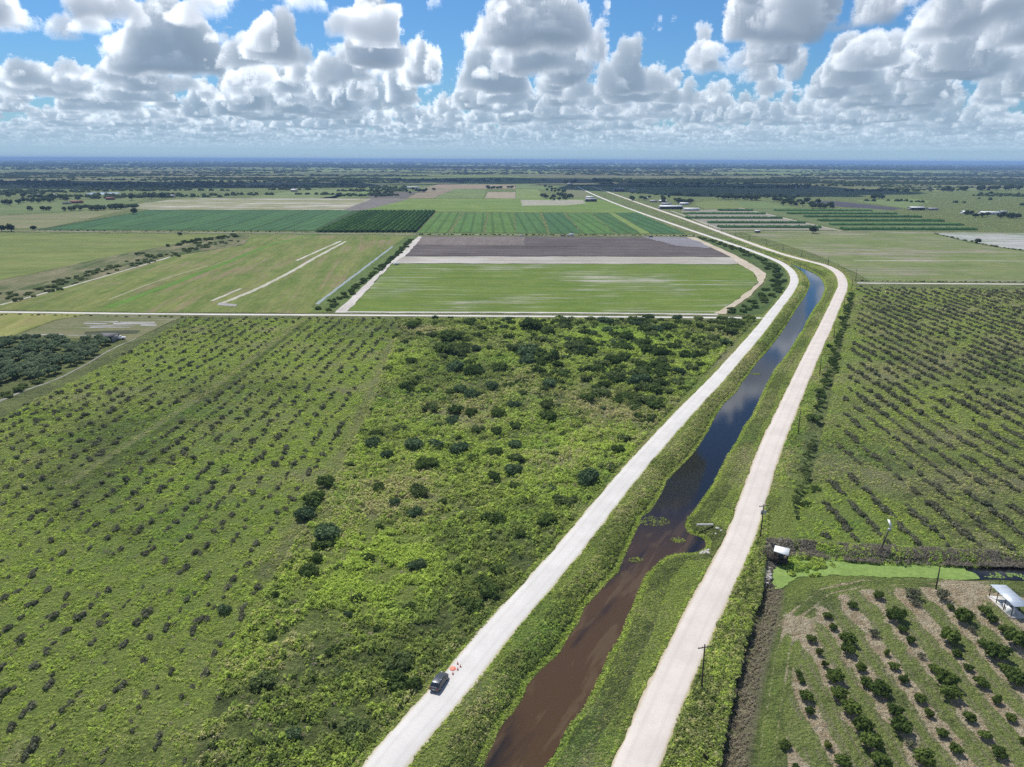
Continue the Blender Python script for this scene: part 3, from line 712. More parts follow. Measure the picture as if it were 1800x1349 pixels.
# tall grass over all rough ground
xs, ys_ = spots(66000, A_LEFT, lambda x, y: np.clip(170/y, 0, 1)**1.3*np.clip((fbm(x, y, 3, 3)-.42)*6, .10, 1))
tag(scatter('tall_grass', TUFTB+TUFT, xs, ys_, .12+.34*RS.rand(len(xs))**2.4+.0008*ys_, M['grass']), 'lime green and olive tall grass of the left field', 'grass')
xs, ys_ = spots(72000, A_MID, lambda x, y: np.clip(170/y, 0, 1)**1.3*np.clip((fbm(x, y, 4, 3)-.38)*5, .06, 1))
tag(scatter('tall_grass', TUFTB, xs, ys_, .26+.75*RS.rand(len(xs))**2.2+.0014*ys_, M['grass']), 'mixed dark weeds and grass among the scrub', 'grass')
xs, ys_ = spots(40000, A_RIGHT, lambda x, y: np.clip(210/y, 0, 1)**1.3*np.clip((fbm(x, y, 4, 3)-.32)*4, .05, 1))
tag(scatter('tall_grass', TUFTB+TUFT, xs, ys_, .16+.30*RS.rand(len(xs))**2+.0008*ys_, M['grass']), 'olive rough grass of the old orchard on the right', 'grass')
xs, ys_ = spots(4200, A_MID, lambda x, y: np.clip(170/y, 0, 1)*(fbm(x+200, y, 9, 3) > .50))
tag(scatter('dead_weeds', TUFT, xs, ys_, .2+.45*RS.rand(len(xs))**2, M['tan']), 'tan dead weeds scattered through the central scrub', 'weeds')
xs, ys_ = spots(3000, A_LEFT, lambda x, y: np.clip(170/y, 0, 1)*(fbm(x+200, y, 9, 3) > .52))
tag(scatter('dead_weeds', TUFT, xs, ys_, .15+.3*RS.rand(len(xs))**2, M['tan']), 'tan dead grass clumps scattered through the left field', 'weeds')
# banks between roads and canal, and right verge
P_b = [(x, y) for x, y in R1 if y < 700]+[(x, y) for x, y in R2[::-1] if y < 700]
def bankd(x, y):
    d = dist_line(x, y, CAN, True); r = np.minimum(dist_line(x, y, R1)-3.3, dist_line(x, y, R2)-3.6)
    k = (~inpoly(x, y, CAN)) & (r > -.15) & (d > -.2); return k*np.clip(200/y, .1, 1)*np.where((d < 5.5), 1.0, .55)
xs, ys_ = spots(60000, P_b, bankd)
dcn = dist_line(xs, ys_, CAN, True); wd = (dcn < 5.2) & (dcn > 1.4); side = xs < np.interp(ys_, [p[1] for p in R1], [p[0] for p in R1])+11
S = .08+.12*RS.rand(len(xs))+.0005*ys_; S = np.where(wd & side, S*2.7, S); S = np.where(dcn < 1.2, S*1.5, S)
tag(scatter('bank_grass', TUFTB+TUFT, xs, ys_, S, M['grass']), 'bright grass and weeds on both canal banks', 'grass')
# verge strips along all near roads
def along(P, off, n, ymax, rs=RS, jit=1.0):
    P = np.array(P); P = P[P[:, 1] < ymax]; P = P[np.argsort(P[:, 1])] if False else P
    seg = np.linalg.norm(np.diff(P, axis=0), axis=1); cs = np.concatenate([[0], np.cumsum(seg)]); t = rs.rand(n)**1.5*cs[-1]
    X = np.interp(t, cs, P[:, 0]); Y = np.interp(t, cs, P[:, 1]); X2 = np.interp(t+1, cs, P[:, 0]); Y2 = np.interp(t+1, cs, P[:, 1])
    dx, dy = X2-X, Y2-Y; L = np.hypot(dx, dy)+1e-6; o = off+jit*rs.rand(n)
    return X+dy/L*o, Y-dx/L*o
E1 = [along(R1, -4.2, 7000, 900, jit=1.3), along(R1, 2.95, 4000, 700, jit=.6), along(R2, -3.9, 4000, 700, jit=.6), along(R2, 3.25, 8000, 800, jit=2.5)]
xs = np.concatenate([e[0] for e in E1]); ys_ = np.concatenate([e[1] for e in E1])
tag(scatter('verge_grass', TUFT, xs, ys_, .16+.26*RS.rand(len(xs)), M['grass']), 'ragged weeds along the road edges', 'grass')
xs, ys_ = along(R2, 3.5, 15000, 760, jit=5.2); k_ = (ys_ > 172) & (dist_line(xs, ys_, SIDE) > .3) & (fbm(xs, ys_, 3, 3) > .42); xs, ys_ = xs[k_], ys_[k_]
tag(scatter('verge_weeds', TUFTB, xs, ys_, .22+.5*RS.rand(len(xs))**1.6, M['grass']), 'low continuous weeds between the right road and the dry ditch', 'weeds')
# thicket right of the right-hand road down to the ditch
P_t = [(x+3.9, y) for x, y in R2 if y < 190]+[(x+.3, y) for x, y in DITCH if y < 190]
P_t = [(x+3.8, y) for x, y in R2 if 60 < y < 172]+GP([(1344, 992), (1338, 1045), (1322, 1090), (1305, 1150), (1290, 1210), (1272, 1290), (1262, 1349), (1245, 1440)])
xs, ys_ = spots(8000, P_t, lambda x, y: np.clip((fbm(x, y, 2.5, 3)-.34)*6, .15, 1)); zz, mk = terrain(xs, ys_); mk = mk*0+np.array([.40, .42, 0]); mk[:, 0] += 1.4*(fbm(xs, ys_, 5, 3)-.5); zz = np.maximum(zz, -.4)
tag(scatter('roadside_thicket', TUFTB, xs, ys_, .28+.55*RS.rand(len(xs)), M['grass'], mask=mk, Z=zz), 'dense green thicket between the right road and the dark ditch', 'thicket')
# dead brush on the pond bank and beside the ditch
xs, ys_ = spots(6000, A_BRUSH, lambda x, y: np.clip((fbm(x, y, 2.5, 3)-.36)*6, .08, 1)); zz, mk = terrain(xs, ys_)
tag(scatter('dead_brush', TUFTB, xs, ys_, .2+.36*RS.rand(len(xs)), M['dry'], mask=mk, Z=np.maximum(zz, -1.2)), 'grey brown dead brush along the north bank of the pond', 'brush')
def ditchd(x, y):
    d = dist_line(x, y, DITCH); return (d < 2.5)*(x > np.interp(y, [p[1] for p in DITCH[::-1]], [p[0] for p in DITCH[::-1]])-1.0)
xs, ys_ = spots(1100, GP([(1330, 985), (1370, 1010), (1400, 1060), (1380, 1120), (1350, 1200), (1330, 1300), (1330, 1440), (1250, 1440), (1260, 1349), (1290, 1200), (1320, 1100)]), ditchd)
tag(scatter('dead_brush', TUFTB, xs, ys_, .25+.4*RS.rand(len(xs)), M['tan'], zoff=-.1), 'tan dead brush on the steep side of the dark ditch', 'brush')
xs, ys_ = spots(2600, A_BRUSH, lambda x, y: fbm(x+40, y, 4, 3) > .52)
tag(scatter('bank_weeds', TUFT, xs, ys_, .3+.4*RS.rand(len(xs)), M['grass']), 'green weeds pushing through the dead brush above the pond', 'weeds')
xs, ys_ = spots(1500, GP(Z5([(300, 600), (520, 600), (600, 700), (480, 760), (340, 850), (330, 1000), (240, 1020), (150, 950), (180, 830)])+[]))
tag(scatter('dead_brush', TUFTB, xs, ys_, .4+.5*RS.rand(len(xs)), M['dry']), 'pale grey brush heap round the pump hut', 'brush')

# water plants
dw = field('duckweed', (.155, .235, .060), (.21, .295, .085), (.085, .13, .04), 0, (.35, .5), (.52, .64), fine=2.5)
DWP = GP(Z5([(338, 850), (320, 1000), (375, 1115), (442, 1113), (547, 1033), (612, 987), (800, 988), (980, 963), (1100, 978), (1300, 973), (1500, 993), (1800, 993)])+[(1700, 1021), (1724, 1018), (1716, 1009), (1700, 1004), (1696, 999)]+Z5([(2280, 876), (1800, 865), (1600, 858), (1450, 853), (1200, 848), (1080, 828), (900, 773), (640, 743), (478, 788)]), WZ)
_d = []
for a, b in zip(DWP, DWP[1:]+DWP[:1]):
    k = max(1, int(hypot(b[0]-a[0], b[1]-a[1])/.7))
    for i in range(k): _d.append((a[0]+(b[0]-a[0])*i/k+RS.randn()*.12, a[1]+(b[1]-a[1])*i/k+RS.randn()*.12))
tag(ngon('duckweed', _d, WZ+.06, dw, 'stuff'), 'bright green duckweed sheet floating on the pond', 'duckweed')
xs, ys_ = spots(2600, GP(Z5([(500, 790), (640, 750), (860, 780), (1000, 880), (980, 965), (700, 985), (560, 990), (470, 900)]), WZ), lambda x, y: fbm(x, y, 1.8, 3) > .46)
mk = np.tile([[.75, .05, 0.]], (len(xs), 1))
tag(scatter('marsh_plants', TUFTB, xs, ys_, .3+.45*RS.rand(len(xs)), M['grass'], mask=mk, Z=np.full(len(xs), WZ)), 'leafy marsh plants rising through the duckweed', 'marsh plants')
xs, ys_ = spots(260, GP([(1722, 1015), (1800, 1019), (1900, 1024), (1900, 1008), (1800, 1010), (1745, 1006)], WZ), lambda x, y: fbm(x, y, 2., 3) > .55)
tag(scatter('lily_pads', [(np.array([(-.3, -.2, .05), (.3, -.25, .05), (.35, .25, .05), (-.2, .3, .05)]), np.array([(0, 1, 2, 3)]))], xs, ys_, .3+.3*RS.rand(len(xs)), dw, mask=np.zeros((len(xs), 3)), Z=np.full(len(xs), WZ+.03)), 'pale floating weed on the dark end of the pond', 'water weed')

for px, py, r_, l_ in ((1150, 917, 2.6, 'green weed islet by the left bank where the canal narrows'), (1192, 950, 1.2, 'small weed islet in the middle of the canal inlet'), (1328, 658, 1.6, 'weed islet at the left bank halfway up the canal'), (1118, 985, 1.1, 'sparse weed patch on the brown water near the left bank')):
    cx_, cy_ = G(px, py, WZ); n_ = int(70*r_); a_ = RS.rand(n_)*2*pi; q_ = r_*np.sqrt(RS.rand(n_)); tag(scatter('weed_islet', TUFT, cx_+q_*np.cos(a_)*1.4, cy_+q_*np.sin(a_), .12+.2*RS.rand(n_), M['grass'], mask=np.tile([[.5, .3, 0.]], (n_, 1)), Z=np.full(n_, WZ+.02)), l_, 'water weed')

# ---- kinds of bush, each a mesh shared by its copies
SCRUB = [crown_mesh('scrub_foliage', M['scrub'], 1, 1, .80, 13+i % 4, 700, .15, 100+i, spread=.7, lr=.72) for i in range(6)]
SCRUB2 = [crown_mesh('olive_foliage', M['scrub2'], 1, 1, .75, 12+i % 3, 600, .15, 130+i, spread=.72, lr=.7) for i in range(4)]
SCRUB3 = [crown_mesh('bluish_foliage', M['scrub3'], 1, 1, .85, 9, 620, .16, 150+i) for i in range(3)]
def deadbush(i):
    c = crown_mesh('dull_foliage', M['deadleaf'], 1, .9, .75, 4+i % 3, 150, .24, 170+i, spread=.45, core=(i % 3 == 0))
    t = twig_mesh('twigs', M['twig'], 1.3, 5, 180+i, .9, 2, .035)
    return join('orchard_shrub', [c, t], [M['deadleaf'], M['twig']])
DEADB = [deadbush(i) for i in range(6)]
BARE = [twig_mesh('bare_twigs', M['twig'], 2.6, 5, 200+i, .55, 4, .06) for i in range(4)]

def place(name, meshes, x, y, r, label, cat, group, z=None, hs=1.0, rs=RS, ax=None):
    if z is None and y > 1400: z = 0
    zz = zat(x, y)[0] if z is None else z
    o = add(name, meshes[rs.randint(len(meshes))], None, (x, y, zz-.08), rs.rand()*2*pi if ax is None else ax)
    k = .9+.2*rs.rand(); o.scale = (r*k, r*(2-k-.0), r*hs*(.85+.3*rs.rand())); return tag(o, label, cat, group)

mid_pts = []
def zl(ox, oy, L): return [(ox+x/3, oy+y/3, w/3) for x, y, w in L]
mid_pts += zl(600, 540, [(385, 95, 90), (680, 80, 80), (810, 85, 60), (740, 105, 60), (1000, 100, 140), (1150, 100, 80), (1265, 85, 50), (480, 145, 80), (570, 150, 140), (560, 220, 140), (640, 225, 140), (980, 235, 150), (1080, 245, 150), (1230, 205, 140), (590, 320, 120), (690, 330, 130), (820, 315, 120), (335, 180, 50), (310, 230, 60), (250, 320, 60), (360, 410, 110), (450, 440, 80), (612, 397, 50), (800, 415, 80), (890, 410, 80), (690, 460, 100), (580, 445, 70), (1100, 510, 120), (1095, 575, 110), (1290, 480, 100), (1470, 470, 80), (455, 525, 110), (600, 540, 90), (675, 555, 90), (830, 560, 90), (915, 520, 80), (915, 620, 80), (580, 600, 90), (715, 650, 90), (810, 655, 90), (310, 635, 90), (190, 665, 70), (510, 620, 50), (160, 720, 100), (385, 715, 130), (240, 775, 80), (500, 720, 90), (625, 745, 120), (805, 760, 100), (920, 720, 100), (700, 795, 80), (455, 825, 140), (915, 855, 110), (920, 800, 100), (810, 890, 100), (415, 965, 130), (275, 1030, 70), (530, 1025, 60), (385, 1090, 90), (800, 1110, 130), (1075, 1120, 130), (1290, 900, 150), (1390, 890, 150), (1340, 960, 120), (1400, 840, 100), (1115, 960, 50), (1135, 775, 50), (1370, 680, 50), (1490, 690, 80), (1460, 745, 80), (1180, 1010, 140), (195, 950, 80), (945, 1190, 80)])
mid_pts += zl(0, 540, [(1710, 920, 110), (1660, 1010, 130), (1620, 1080, 130), (1730, 1170, 170)])
mid_pts += zl(0, 940, [(1700, 30, 110), (1630, 180, 120), (1680, 110, 80), (1790, 180, 60), (1370, 770, 140), (1190, 400, 70), (1540, 1060, 90)])
mid_pts += zl(600, 940, [(395, 160, 95), (355, 380, 80), (85, 335, 60), (285, 670, 160), (330, 770, 150), (690, 370, 130), (790, 280, 150), (735, 230, 90), (50, 1030, 170), (820, 180, 100), (260, 740, 90)])
pale = {(600+395/3, 940+160/3), (600+240/3, 540+775/3), (600+385/3, 540+1090/3), (600+625/3, 540+745/3)}
shr = []
for px, py, w in mid_pts:
    x, y = G(px, py+w*.18); D = hypot(hypot(x, y), H); shr.append((x, y, w/2/FOC*D*1.08, 1 if (px, py) in pale else 0))
# the rest of the scrub: thick in the far right corner, thinner elsewhere
CORN = GP([(960, 560), (1320, 562), (1200, 690), (1130, 750), (1060, 700), (960, 680), (900, 620)]); NORTH = GP([(700, 560), (1320, 562), (1180, 700), (700, 700), (680, 620)])
def add_rand(P, n, lo, hi, gap):
    xs, ys = spots(n*6, P); c = 0
    for x, y in zip(xs, ys):
        r = lo+(hi-lo)*RS.rand()**1.6
        if all((x-a)**2+(y-b)**2 > (gap*(r+q))**2 for a, b, q, _ in shr) and dist_line(np.array([x]), np.array([y]), R1)[0] > 5+r:
            shr.append((x, y, r, 0)); c += 1
            if c >= n: break
add_rand(CORN, 190, 2.0, 5.0, .42); add_rand(NORTH, 110, 1.3, 3.4, .62); add_rand(A_MID, 90, .8, 1.9, 1.4)
shr = [s for s in shr if dist_line(np.array([s[0]]), np.array([s[1]]), R1)[0] > 3.6+s[2]*.9]
shr.sort(key=lambda s: -s[2]/hypot(s[0], s[1])); SMALL = shr[297:]; shr = shr[:297]; shr.sort(key=lambda s: s[1])
BTONE = []
GS = 'scrub bushes scattered through the rough central plot'
cone = G(772, 1200)
for k, (x, y, r, pl) in enumerate(shr[:296]):
    kind = 3 if pl else (0 if RS.rand() < .58 else 1 if RS.rand() < .6 else 2)
    ms = (SCRUB, SCRUB2, SCRUB3, SCRUB3)[kind]; tone = ('dark green', 'olive green', 'bluish green', 'grey green')[kind]
    o = place('scrub_bush', ms, x, y, r, None, 'bush', GS, hs=1.0 if r > 1.2 else 1.1)
    BTONE.append((o, tone, r))
def size_word(r): return 'very large' if r > 4.2 else 'large' if r > 2.9 else 'medium sized' if r > 1.7 else 'small'
ORD = ['', 'second', 'third', 'fourth', 'fifth', 'sixth', 'seventh', 'eighth', 'ninth', 'tenth', 'eleventh', 'twelfth', 'thirteenth', 'fourteenth', 'fifteenth', 'sixteenth', 'seventeenth', 'eighteenth', 'nineteenth', 'twentieth']
def nth(i): return ORD[i]+' ' if i and i < 20 else '' if i == 0 else '%dth ' % (i+1)
# labels: strips of the plot by distance from the farm road, counted from the white road leftwards
bands = {}
for o, tone_, rad_ in BTONE:
    x, y, _ = o.location; b = 0 if y < 125 else 1 if y < 165 else 2 if y < 215 else 3 if y < 280 else 4
    bands.setdefault((b, tone_, size_word(rad_)), []).append(o)
BN = ['in the nearest scrub', 'in the near middle scrub', 'halfway up the scrub', 'in the upper scrub', 'at the farthest scrub']
for (b, tone, sz), L in bands.items():
    L.sort(key=lambda o: np.interp(o.location.y, [p[1] for p in R1[:60]], [p[0] for p in R1[:60]])-o.location.x)
    for i, o in enumerate(L): tag(o, '%s %s bush %s, %sfrom white road' % (sz, tone, BN[b], nth(i) or 'first '), 'bush', GS)

def flat_templ(me):
    v = np.zeros(len(me.vertices)*3, np.float32); me.vertices.foreach_get('co', v); f = np.zeros(len(me.loops), np.int32); me.loops.foreach_get('vertex_index', f); return v.reshape(-1, 3), f.reshape(-1, 4)
if SMALL: tag(scatter('scrub_mass', [flat_templ(crown_mesh('t', None, 1, 1, .8, 8, 260, .26, 140+i)) for i in range(4)], np.array([s[0] for s in SMALL]), np.array([s[1] for s in SMALL]), np.array([s[2] for s in SMALL]), M['scrub']), 'merging mass of smaller scrub among the bushes of the central plot', 'scrub')

# ---- old orchard rows, left and right
def rows(P, d, across, along_, keep, jit, seed, reg=None):
    rs = np.random.RandomState(seed); d = np.array(d); n = np.array([-d[1], d[0]]); P_ = np.array(P); C = P_.mean(0); R = 900; out = []
    A = np.arange(-R, R, across); T = np.arange(-R, R, along_); AA, TT = np.meshgrid(A, T); AA = AA.ravel()+rs.randn(AA.size)*jit; TT = TT.ravel()+rs.randn(AA.size)*jit*1.6
    X = C[0]+n[0]*AA+d[0]*TT; Y = C[1]+n[1]*AA+d[1]*TT
    k = inpoly(X, Y, P) & (np.abs(X) < .75*Y+12) & (Y > 70) & (rs.rand(X.size) < keep(X, Y)); return X[k], Y[k]
LX, LY = rows(A_LEFT, ROWDIR, 5.7, 2.3, lambda x, y: np.clip(.68+1.9*(fbm(x, y, 22, 3)-.42), .2, .97), .5, 4)
k = (dist_line(LX, LY, T_SUB) > 3) & (dist_line(LX, LY, T_MID) > 3); LX, LY = LX[k], LY[k]
RX, RY = rows(A_RIGHT, RDIR, 6.4, 1.9, lambda x, y: np.clip(.62+2.2*(fbm(x, y, 14, 3)-.44), .1, .98), .28, 5)
k = (dist_line(RX, RY, SIDE) > 5) & (dist_line(RX, RY, XR2) > 4); RX, RY = RX[k], RY[k]
def orchard(X, Y, nind, r0, r1, name, label, cat, group, slabel, ax):
    o = np.argsort(np.hypot(X, Y)); X, Y = X[o], Y[o]
    for x, y in zip(X[:nind], Y[:nind]):
        r = r0+(r1-r0)*RS.rand()**1.3; q = place(name, DEADB, x, y, r, label, cat, group, hs=.95, ax=ax+RS.randn()*.25); q.scale[0] *= 1.35
    T = []
    for me in DEADB[:4]:
        c = crown_mesh('t', None, 1.15, .9, .8, 4, 60, .42, RS.randint(999), spread=.5)
        v = np.zeros(len(c.vertices)*3, np.float32); c.vertices.foreach_get('co', v); f = np.zeros(len(c.loops), np.int32); c.loops.foreach_get('vertex_index', f)
        T.append((v.reshape(-1, 3), f.reshape(-1, 4)[:60+56]))
    xs, ys = X[nind:], Y[nind:]
    if len(xs): tag(scatter(name, T, xs, ys, r0+(r1-r0)*RS.rand(len(xs))**1.3, M['deadleaf']), slabel, cat)
    return len(xs)
print('orchard counts', len(LX), len(RX))
orchard(LX, LY, 300, .5, 1.25, 'orchard_shrub', 'low dull grey green shrub in the overgrown rows of the left field', 'shrub', 'dull low shrubs in rows across the left field', 'mass of dull low shrubs in the far rows of the left field', atan2(ROWDIR[1], ROWDIR[0]))
orchard(RX, RY, 300, .9, 1.75, 'orchard_bush', 'low grey green bush in the overgrown orchard rows right of the ditch', 'bush', 'grey green bushes in rows of the old orchard on the right', 'mass of grey green bushes in the far rows of the right orchard', atan2(RDIR[1], RDIR[0]))
bx, by = rows(A_LEFT, ROWDIR, 7.2, 6, lambda x, y: .07+0*x, .8, 8)
for x, y in list(zip(bx, by))[:150]:
    place('bare_shrub', BARE, x, y, .55+.35*RS.rand(), 'leafless grey shrub standing among the dull shrubs of the left field', 'shrub', 'leafless grey shrubs of the left field', hs=.8)

# ---- citrus trees of the young orchard
CIT = [(1030, 325, 55, 0), (895, 375, 50, 0), (760, 427, 55, 0), (1205, 315, 95, 2), (1120, 430, 100, 0), (1235, 360, 60, 2), (1365, 320, 80, 2), (1412, 385, 40, 0), (1470, 435, 105, 0), (1590, 405, 65, 0), (1630, 445, 60, 0), (797, 492, 50, 0), (865, 555, 90, 0), (870, 612, 80, 0), (675, 552, 55, 0), (1005, 525, 60, 2), (1155, 500, 50, 0), (1197, 560, 55, 0), (1405, 550, 100, 0), (1525, 510, 45, 2), (1583, 578, 55, 0), (1690, 505, 55, 0), (1750, 560, 110, 0), (718, 625, 45, 1), (1068, 625, 40, 1), (1262, 642, 45, 2), (1445, 632, 45, 0), (1650, 630, 120, 0), (745, 690, 45, 1), (940, 705, 55, 0), (1115, 697, 55, 0), (1325, 710, 60, 0), (1505, 705, 50, 0), (1700, 708, 60, 0), (612, 735, 45, 0), (625, 772, 40, 0), (800, 755, 90, 0), (972, 780, 75, 0), (1040, 820, 100, 0), (1165, 768, 55, 0), (1385, 775, 110, 0), (1570, 782, 70, 0), (1770, 770, 110, 0), (650, 855, 75, 0), (820, 845, 90, 0), (885, 920, 105, 0), (1245, 865, 70, 0), (1410, 840, 100, 0), (1645, 873, 55, 1), (670, 935, 55, 0), (940, 1010, 110, 0), (1120, 935, 75, 0), (1150, 1020, 110, 0), (1295, 950, 55, 1), (1510, 965, 65, 0), (1725, 968, 60, 0), (540, 1110, 60, 0), (768, 1120, 50, 1), (985, 1100, 110, 0), (1205, 1105, 65, 2), (1365, 1050, 60, 0), (1590, 1062, 60, 0), (1440, 1138, 65, 0), (1665, 1155, 70, 0), (840, 1200, 90, 0), (1045, 1200, 110, 0), (1265, 1190, 110, 0), (595, 1228, 40, 0), (1790, 1090, 40, 1)]
CM = [crown_mesh('crown', M['citrus'], 1.05, 1.05, 1.25, 13+i % 3, 620, .19, 300+i, base=.12, spread=.68, lr=.74) for i in range(6)]
CY = [crown_mesh('crown', M['citrusy'], 1, 1, 1.25, 6, 380, .24, 320+i, base=.15, core=(i == 0)) for i in range(3)]
CG = [join('crown', [crown_mesh('x', M['deadleaf'], 1, 1, 1.05, 7, 260, .17, 330+i, base=.1, core=False), twig_mesh('y', M['twig'], 1.5, 6, 340+i, .8, 3, .03)], [M['deadleaf'], M['twig']]) for i in range(3)]
def trunk_mesh(seed):
    rs = np.random.RandomState(seed); b = MB(); b.tube([(0, 0, -.15), (rs.randn()*.03, 0, .3), (rs.randn()*.05, rs.randn()*.05, .55)], [.10, .07, .06], 7)
    for i in range(4):
        a = i*1.6+rs.rand(); b.tube([(0, 0, .45), (.22*cos(a), .22*sin(a), .7), (.42*cos(a), .42*sin(a), .95)], [.05, .035, .02], 5, False)
    return b.data('trunk', M['bark'])
TM = [trunk_mesh(i) for i in range(3)]
trees = []
for a, b, w, kd in CIT:
    px, py = 1200+a/3, 940+b/3; x, y = G(px, py+w/3*.22); D = hypot(hypot(x, y), H); trees.append([x, y, w/6/FOC*D*.95, kd])
for t in trees: t.append(int(round(((t[0]-C0[0])*CNRM[0]+(t[1]-C0[1])*CNRM[1])/ROWS_C))); t.append((t[0]-C0[0])*CDIR[0]+(t[1]-C0[1])*CDIR[1])
rws = sorted(set(t[4] for t in trees), reverse=True); rws.sort(key=lambda r: np.mean([t[0] for t in trees if t[4] == r]))
ROWN = lambda i: ('leftmost' if i == 0 else ORD[i])
for ri, r in enumerate(rws):
    L = sorted([t for t in trees if t[4] == r], key=lambda t: -t[1])
    for i, (x, y, rad, kd, _, _) in enumerate(L):
        e = empty('citrus_tree', (x, y, zat(x, y)[0]-.03), RS.rand()*6.28); e.scale = (rad, rad, rad*(.9+.25*RS.rand()))
        add('crown', (CM, CY, CG)[kd][RS.randint(3)], e); add('trunk', TM[RS.randint(3)], e)
        s = 'small' if rad < 1.15 else 'medium' if rad < 1.7 else 'large'; q = ('dark round', 'pale thin young', 'sparse grey half dead')[kd]
        tag(e, '%s %s citrus, %sfrom the top, %s orchard row' % (s, q, nth(i) or 'first ', (ROWN(ri)+(' from left' if ri else ''))), 'tree', 'citrus trees of the young orchard at lower right')

# ------------------------------------------------------------ fields beyond the farm road
hx = 0.0
def F(name, pts, m, z=.16): return ngon(name, ragged(GP(pts)), z, m)
gr = lambda *a, **k: field('field_cover', *a, **k)
def gang(p, q): a, b = G(*p), G(*q); return atan2(b[1]-a[1], b[0]-a[0])
aL = gang((200, 520), (440, 415)); aD = gang((605, 545), (735, 415))
mow = gr((.095, .138, .030), (.168, .182, .058), (.195, .162, .090), aL, (.008, .09), (.49, .62), fine=.25)
F('hay_field', [(-100, 566), (-330, 546), (0, 538), (150, 497), (240, 470), (300, 452), (430, 431), (440, 413), (716, 416), (660, 455), (600, 500), (548, 541), (585, 548), (560, 551), (300, 549.5), (0, 545.5), (-300, 543)], mow, .13)
F('meadow', [(-700, 560), (-700, 409), (0, 410), (180, 412), (400, 413), (330, 425), (200, 450), (0, 494), (-300, 545)], gr((.112, .148, .040), (.168, .190, .060), (.15, .14, .08), 0.1, (.004, .03), (.55, .7)), .11)
F('rough_strip', [(-700, 600), (-300, 545), (0, 494), (200, 450), (330, 425), (400, 413), (440, 413), (428, 431), (300, 451), (240, 469), (150, 496), (0, 537), (-330, 545)], gr((.105, .120, .048), (.185, .165, .098), (.06, .085, .03), aL, (.02, .06), (.46, .58), fine=.3), .10)
F('grazed_field', [(-500, 565), (-300, 549), (0, 551), (150, 553), (95, 563), (0, 600), (-150, 640), (-400, 650)], gr((.16, .19, .045), (.24, .22, .09), (.13, .18, .035), aL, (.006, .05), (.52, .66)), .11)
F('garden_plot', [(150, 553.5), (330, 555.5), (300, 566), (230, 600), (190, 598), (60, 592), (10, 598), (95, 565)], gr((.11, .13, .05), (.17, .16, .09), (.40, .38, .36), 0, (.02, .25), (.56, .62), fine=.4), .12)
sand = lambda c=(.46, .43, .39), d=(.36, .33, .28), g=(.16, .18, .07), a=0.: gr(c, d, g, a, (.02, .15), (.57, .66), fine=.6)
for i_, (xa, xb, y_) in enumerate([(150, 205, 566), (212, 272, 566.3), (146, 190, 569), (200, 276, 569.5), (150, 240, 572.3), (246, 274, 572.3), (160, 228, 575.2), (56, 110, 588.6), (118, 172, 590)]):
    F('mulch_strip', [(xa, y_), (xb, y_+.3), (xb, y_+1.7), (xa, y_+1.4)], sand((.40, .39, .38), (.24, .23, .22), (.15, .16, .10)), .18+.003*i_)
F('mulch_strip', [(150, 584), (250, 580), (240, 587), (150, 592)], gr((.05, .055, .035), (.09, .10, .05), (.2, .2, .18)), .17)
def track(name, pts, w, m, z=.2, k=1): 
    P = smoothline(GP(pts), k); ribbon(name, P, w, z, m, crown=.02, jit=w*.5)
ST = sand((.44, .42, .37), (.34, .33, .24), (.17, .19, .07), aL); DT = sand((.30, .29, .20), (.24, .24, .12), (.15, .17, .06), aL)
track('sand_track', [(390, 534), (455, 508), (520, 474), (560, 450), (608, 425)], 1.7, ST)
track('sand_track', [(372, 530), (424, 508)], 1.2, ST, .205)
track('sand_track', [(521, 459), (570, 437), (600, 424)], 1.5, ST, .205)
track('sand_track', [(190, 528), (280, 493), (365, 468)], .8, DT)
track('sand_track', [(0, 537), (150, 496.5), (240, 470), (300, 452)], 1.2, ST, .205)
F('puddle_ground', [(384, 533), (418, 536), (412, 540), (382, 537)], gr((.22, .20, .20), (.32, .31, .31)), .22)
track('grass_track', [(190, 541), (330, 490), (450, 440), (500, 424), (560, 412)], 3.0, gr((.085, .165, .028), (.11, .20, .035)), .19)
# ditch belt with hedges between hay field and the bright field
F('ditch_belt', [(548, 542), (600, 500), (660, 455), (712, 417), (745, 415), (700, 450), (655, 490), (600, 543), (592, 548)], gr((.07, .11, .03), (.12, .16, .05), (.3, .3, .28), aD, (.01, .5), (.6, .65)), .14)
track('ditch_water', [(556, 536), (640, 472), (690, 434)], 1.1, plain('pale_ditch', (.24, .27, .24), .3), .24)
# bright field, dark tilled field
F('bright_field', [(612, 548), (640, 518), (690, 464), (1298, 465.5), (1326, 480), (1333, 497), (1300, 525), (1257, 551)], gr((.088, .142, .024), (.132, .175, .038), (.33, .32, .27), 0.0, (.016, .15), (.505, .63)), .15)
F('tilled_field', [(727, 431), (742, 416), (1205, 417.5), (1235, 425), (1288, 452), (1215, 451.5), (712, 451), (704, 448)], gr((.085, .070, .066), (.125, .108, .104), (.062, .050, .048), 0.0, (.003, .12), (.50, .6)), .15)
F('tilled_plot', [(742, 416.3), (922, 416.6), (922, 432), (730, 431)], gr((.135, .115, .105), (.175, .150, .135), None, pi/2, (.01, .2)), .19)
F('plastic_rows', [(1130, 417), (1203, 417.7), (1228, 425), (1250, 437), (1190, 433)], gr((.10, .09, .09), (.13, .12, .12), None, 0, rows=(9, (.33, .33, .37), .22)), .217)
F('sand_strip', [(704, 451.3), (1215, 452), (1290, 453), (1298, 465), (690, 463.5)], gr((.33, .31, .28), (.27, .25, .20), (.45, .43, .40), 0.0, (.006, .2), (.5, .62)), .16)
F('sand_strip', [(735, 416), (742, 416.5), (712, 451), (688, 464), (612, 548), (590, 548), (600, 540), (655, 489), (700, 450)], sand((.50, .47, .44), (.40, .37, .33), (.24, .22, .18), aD), .2)
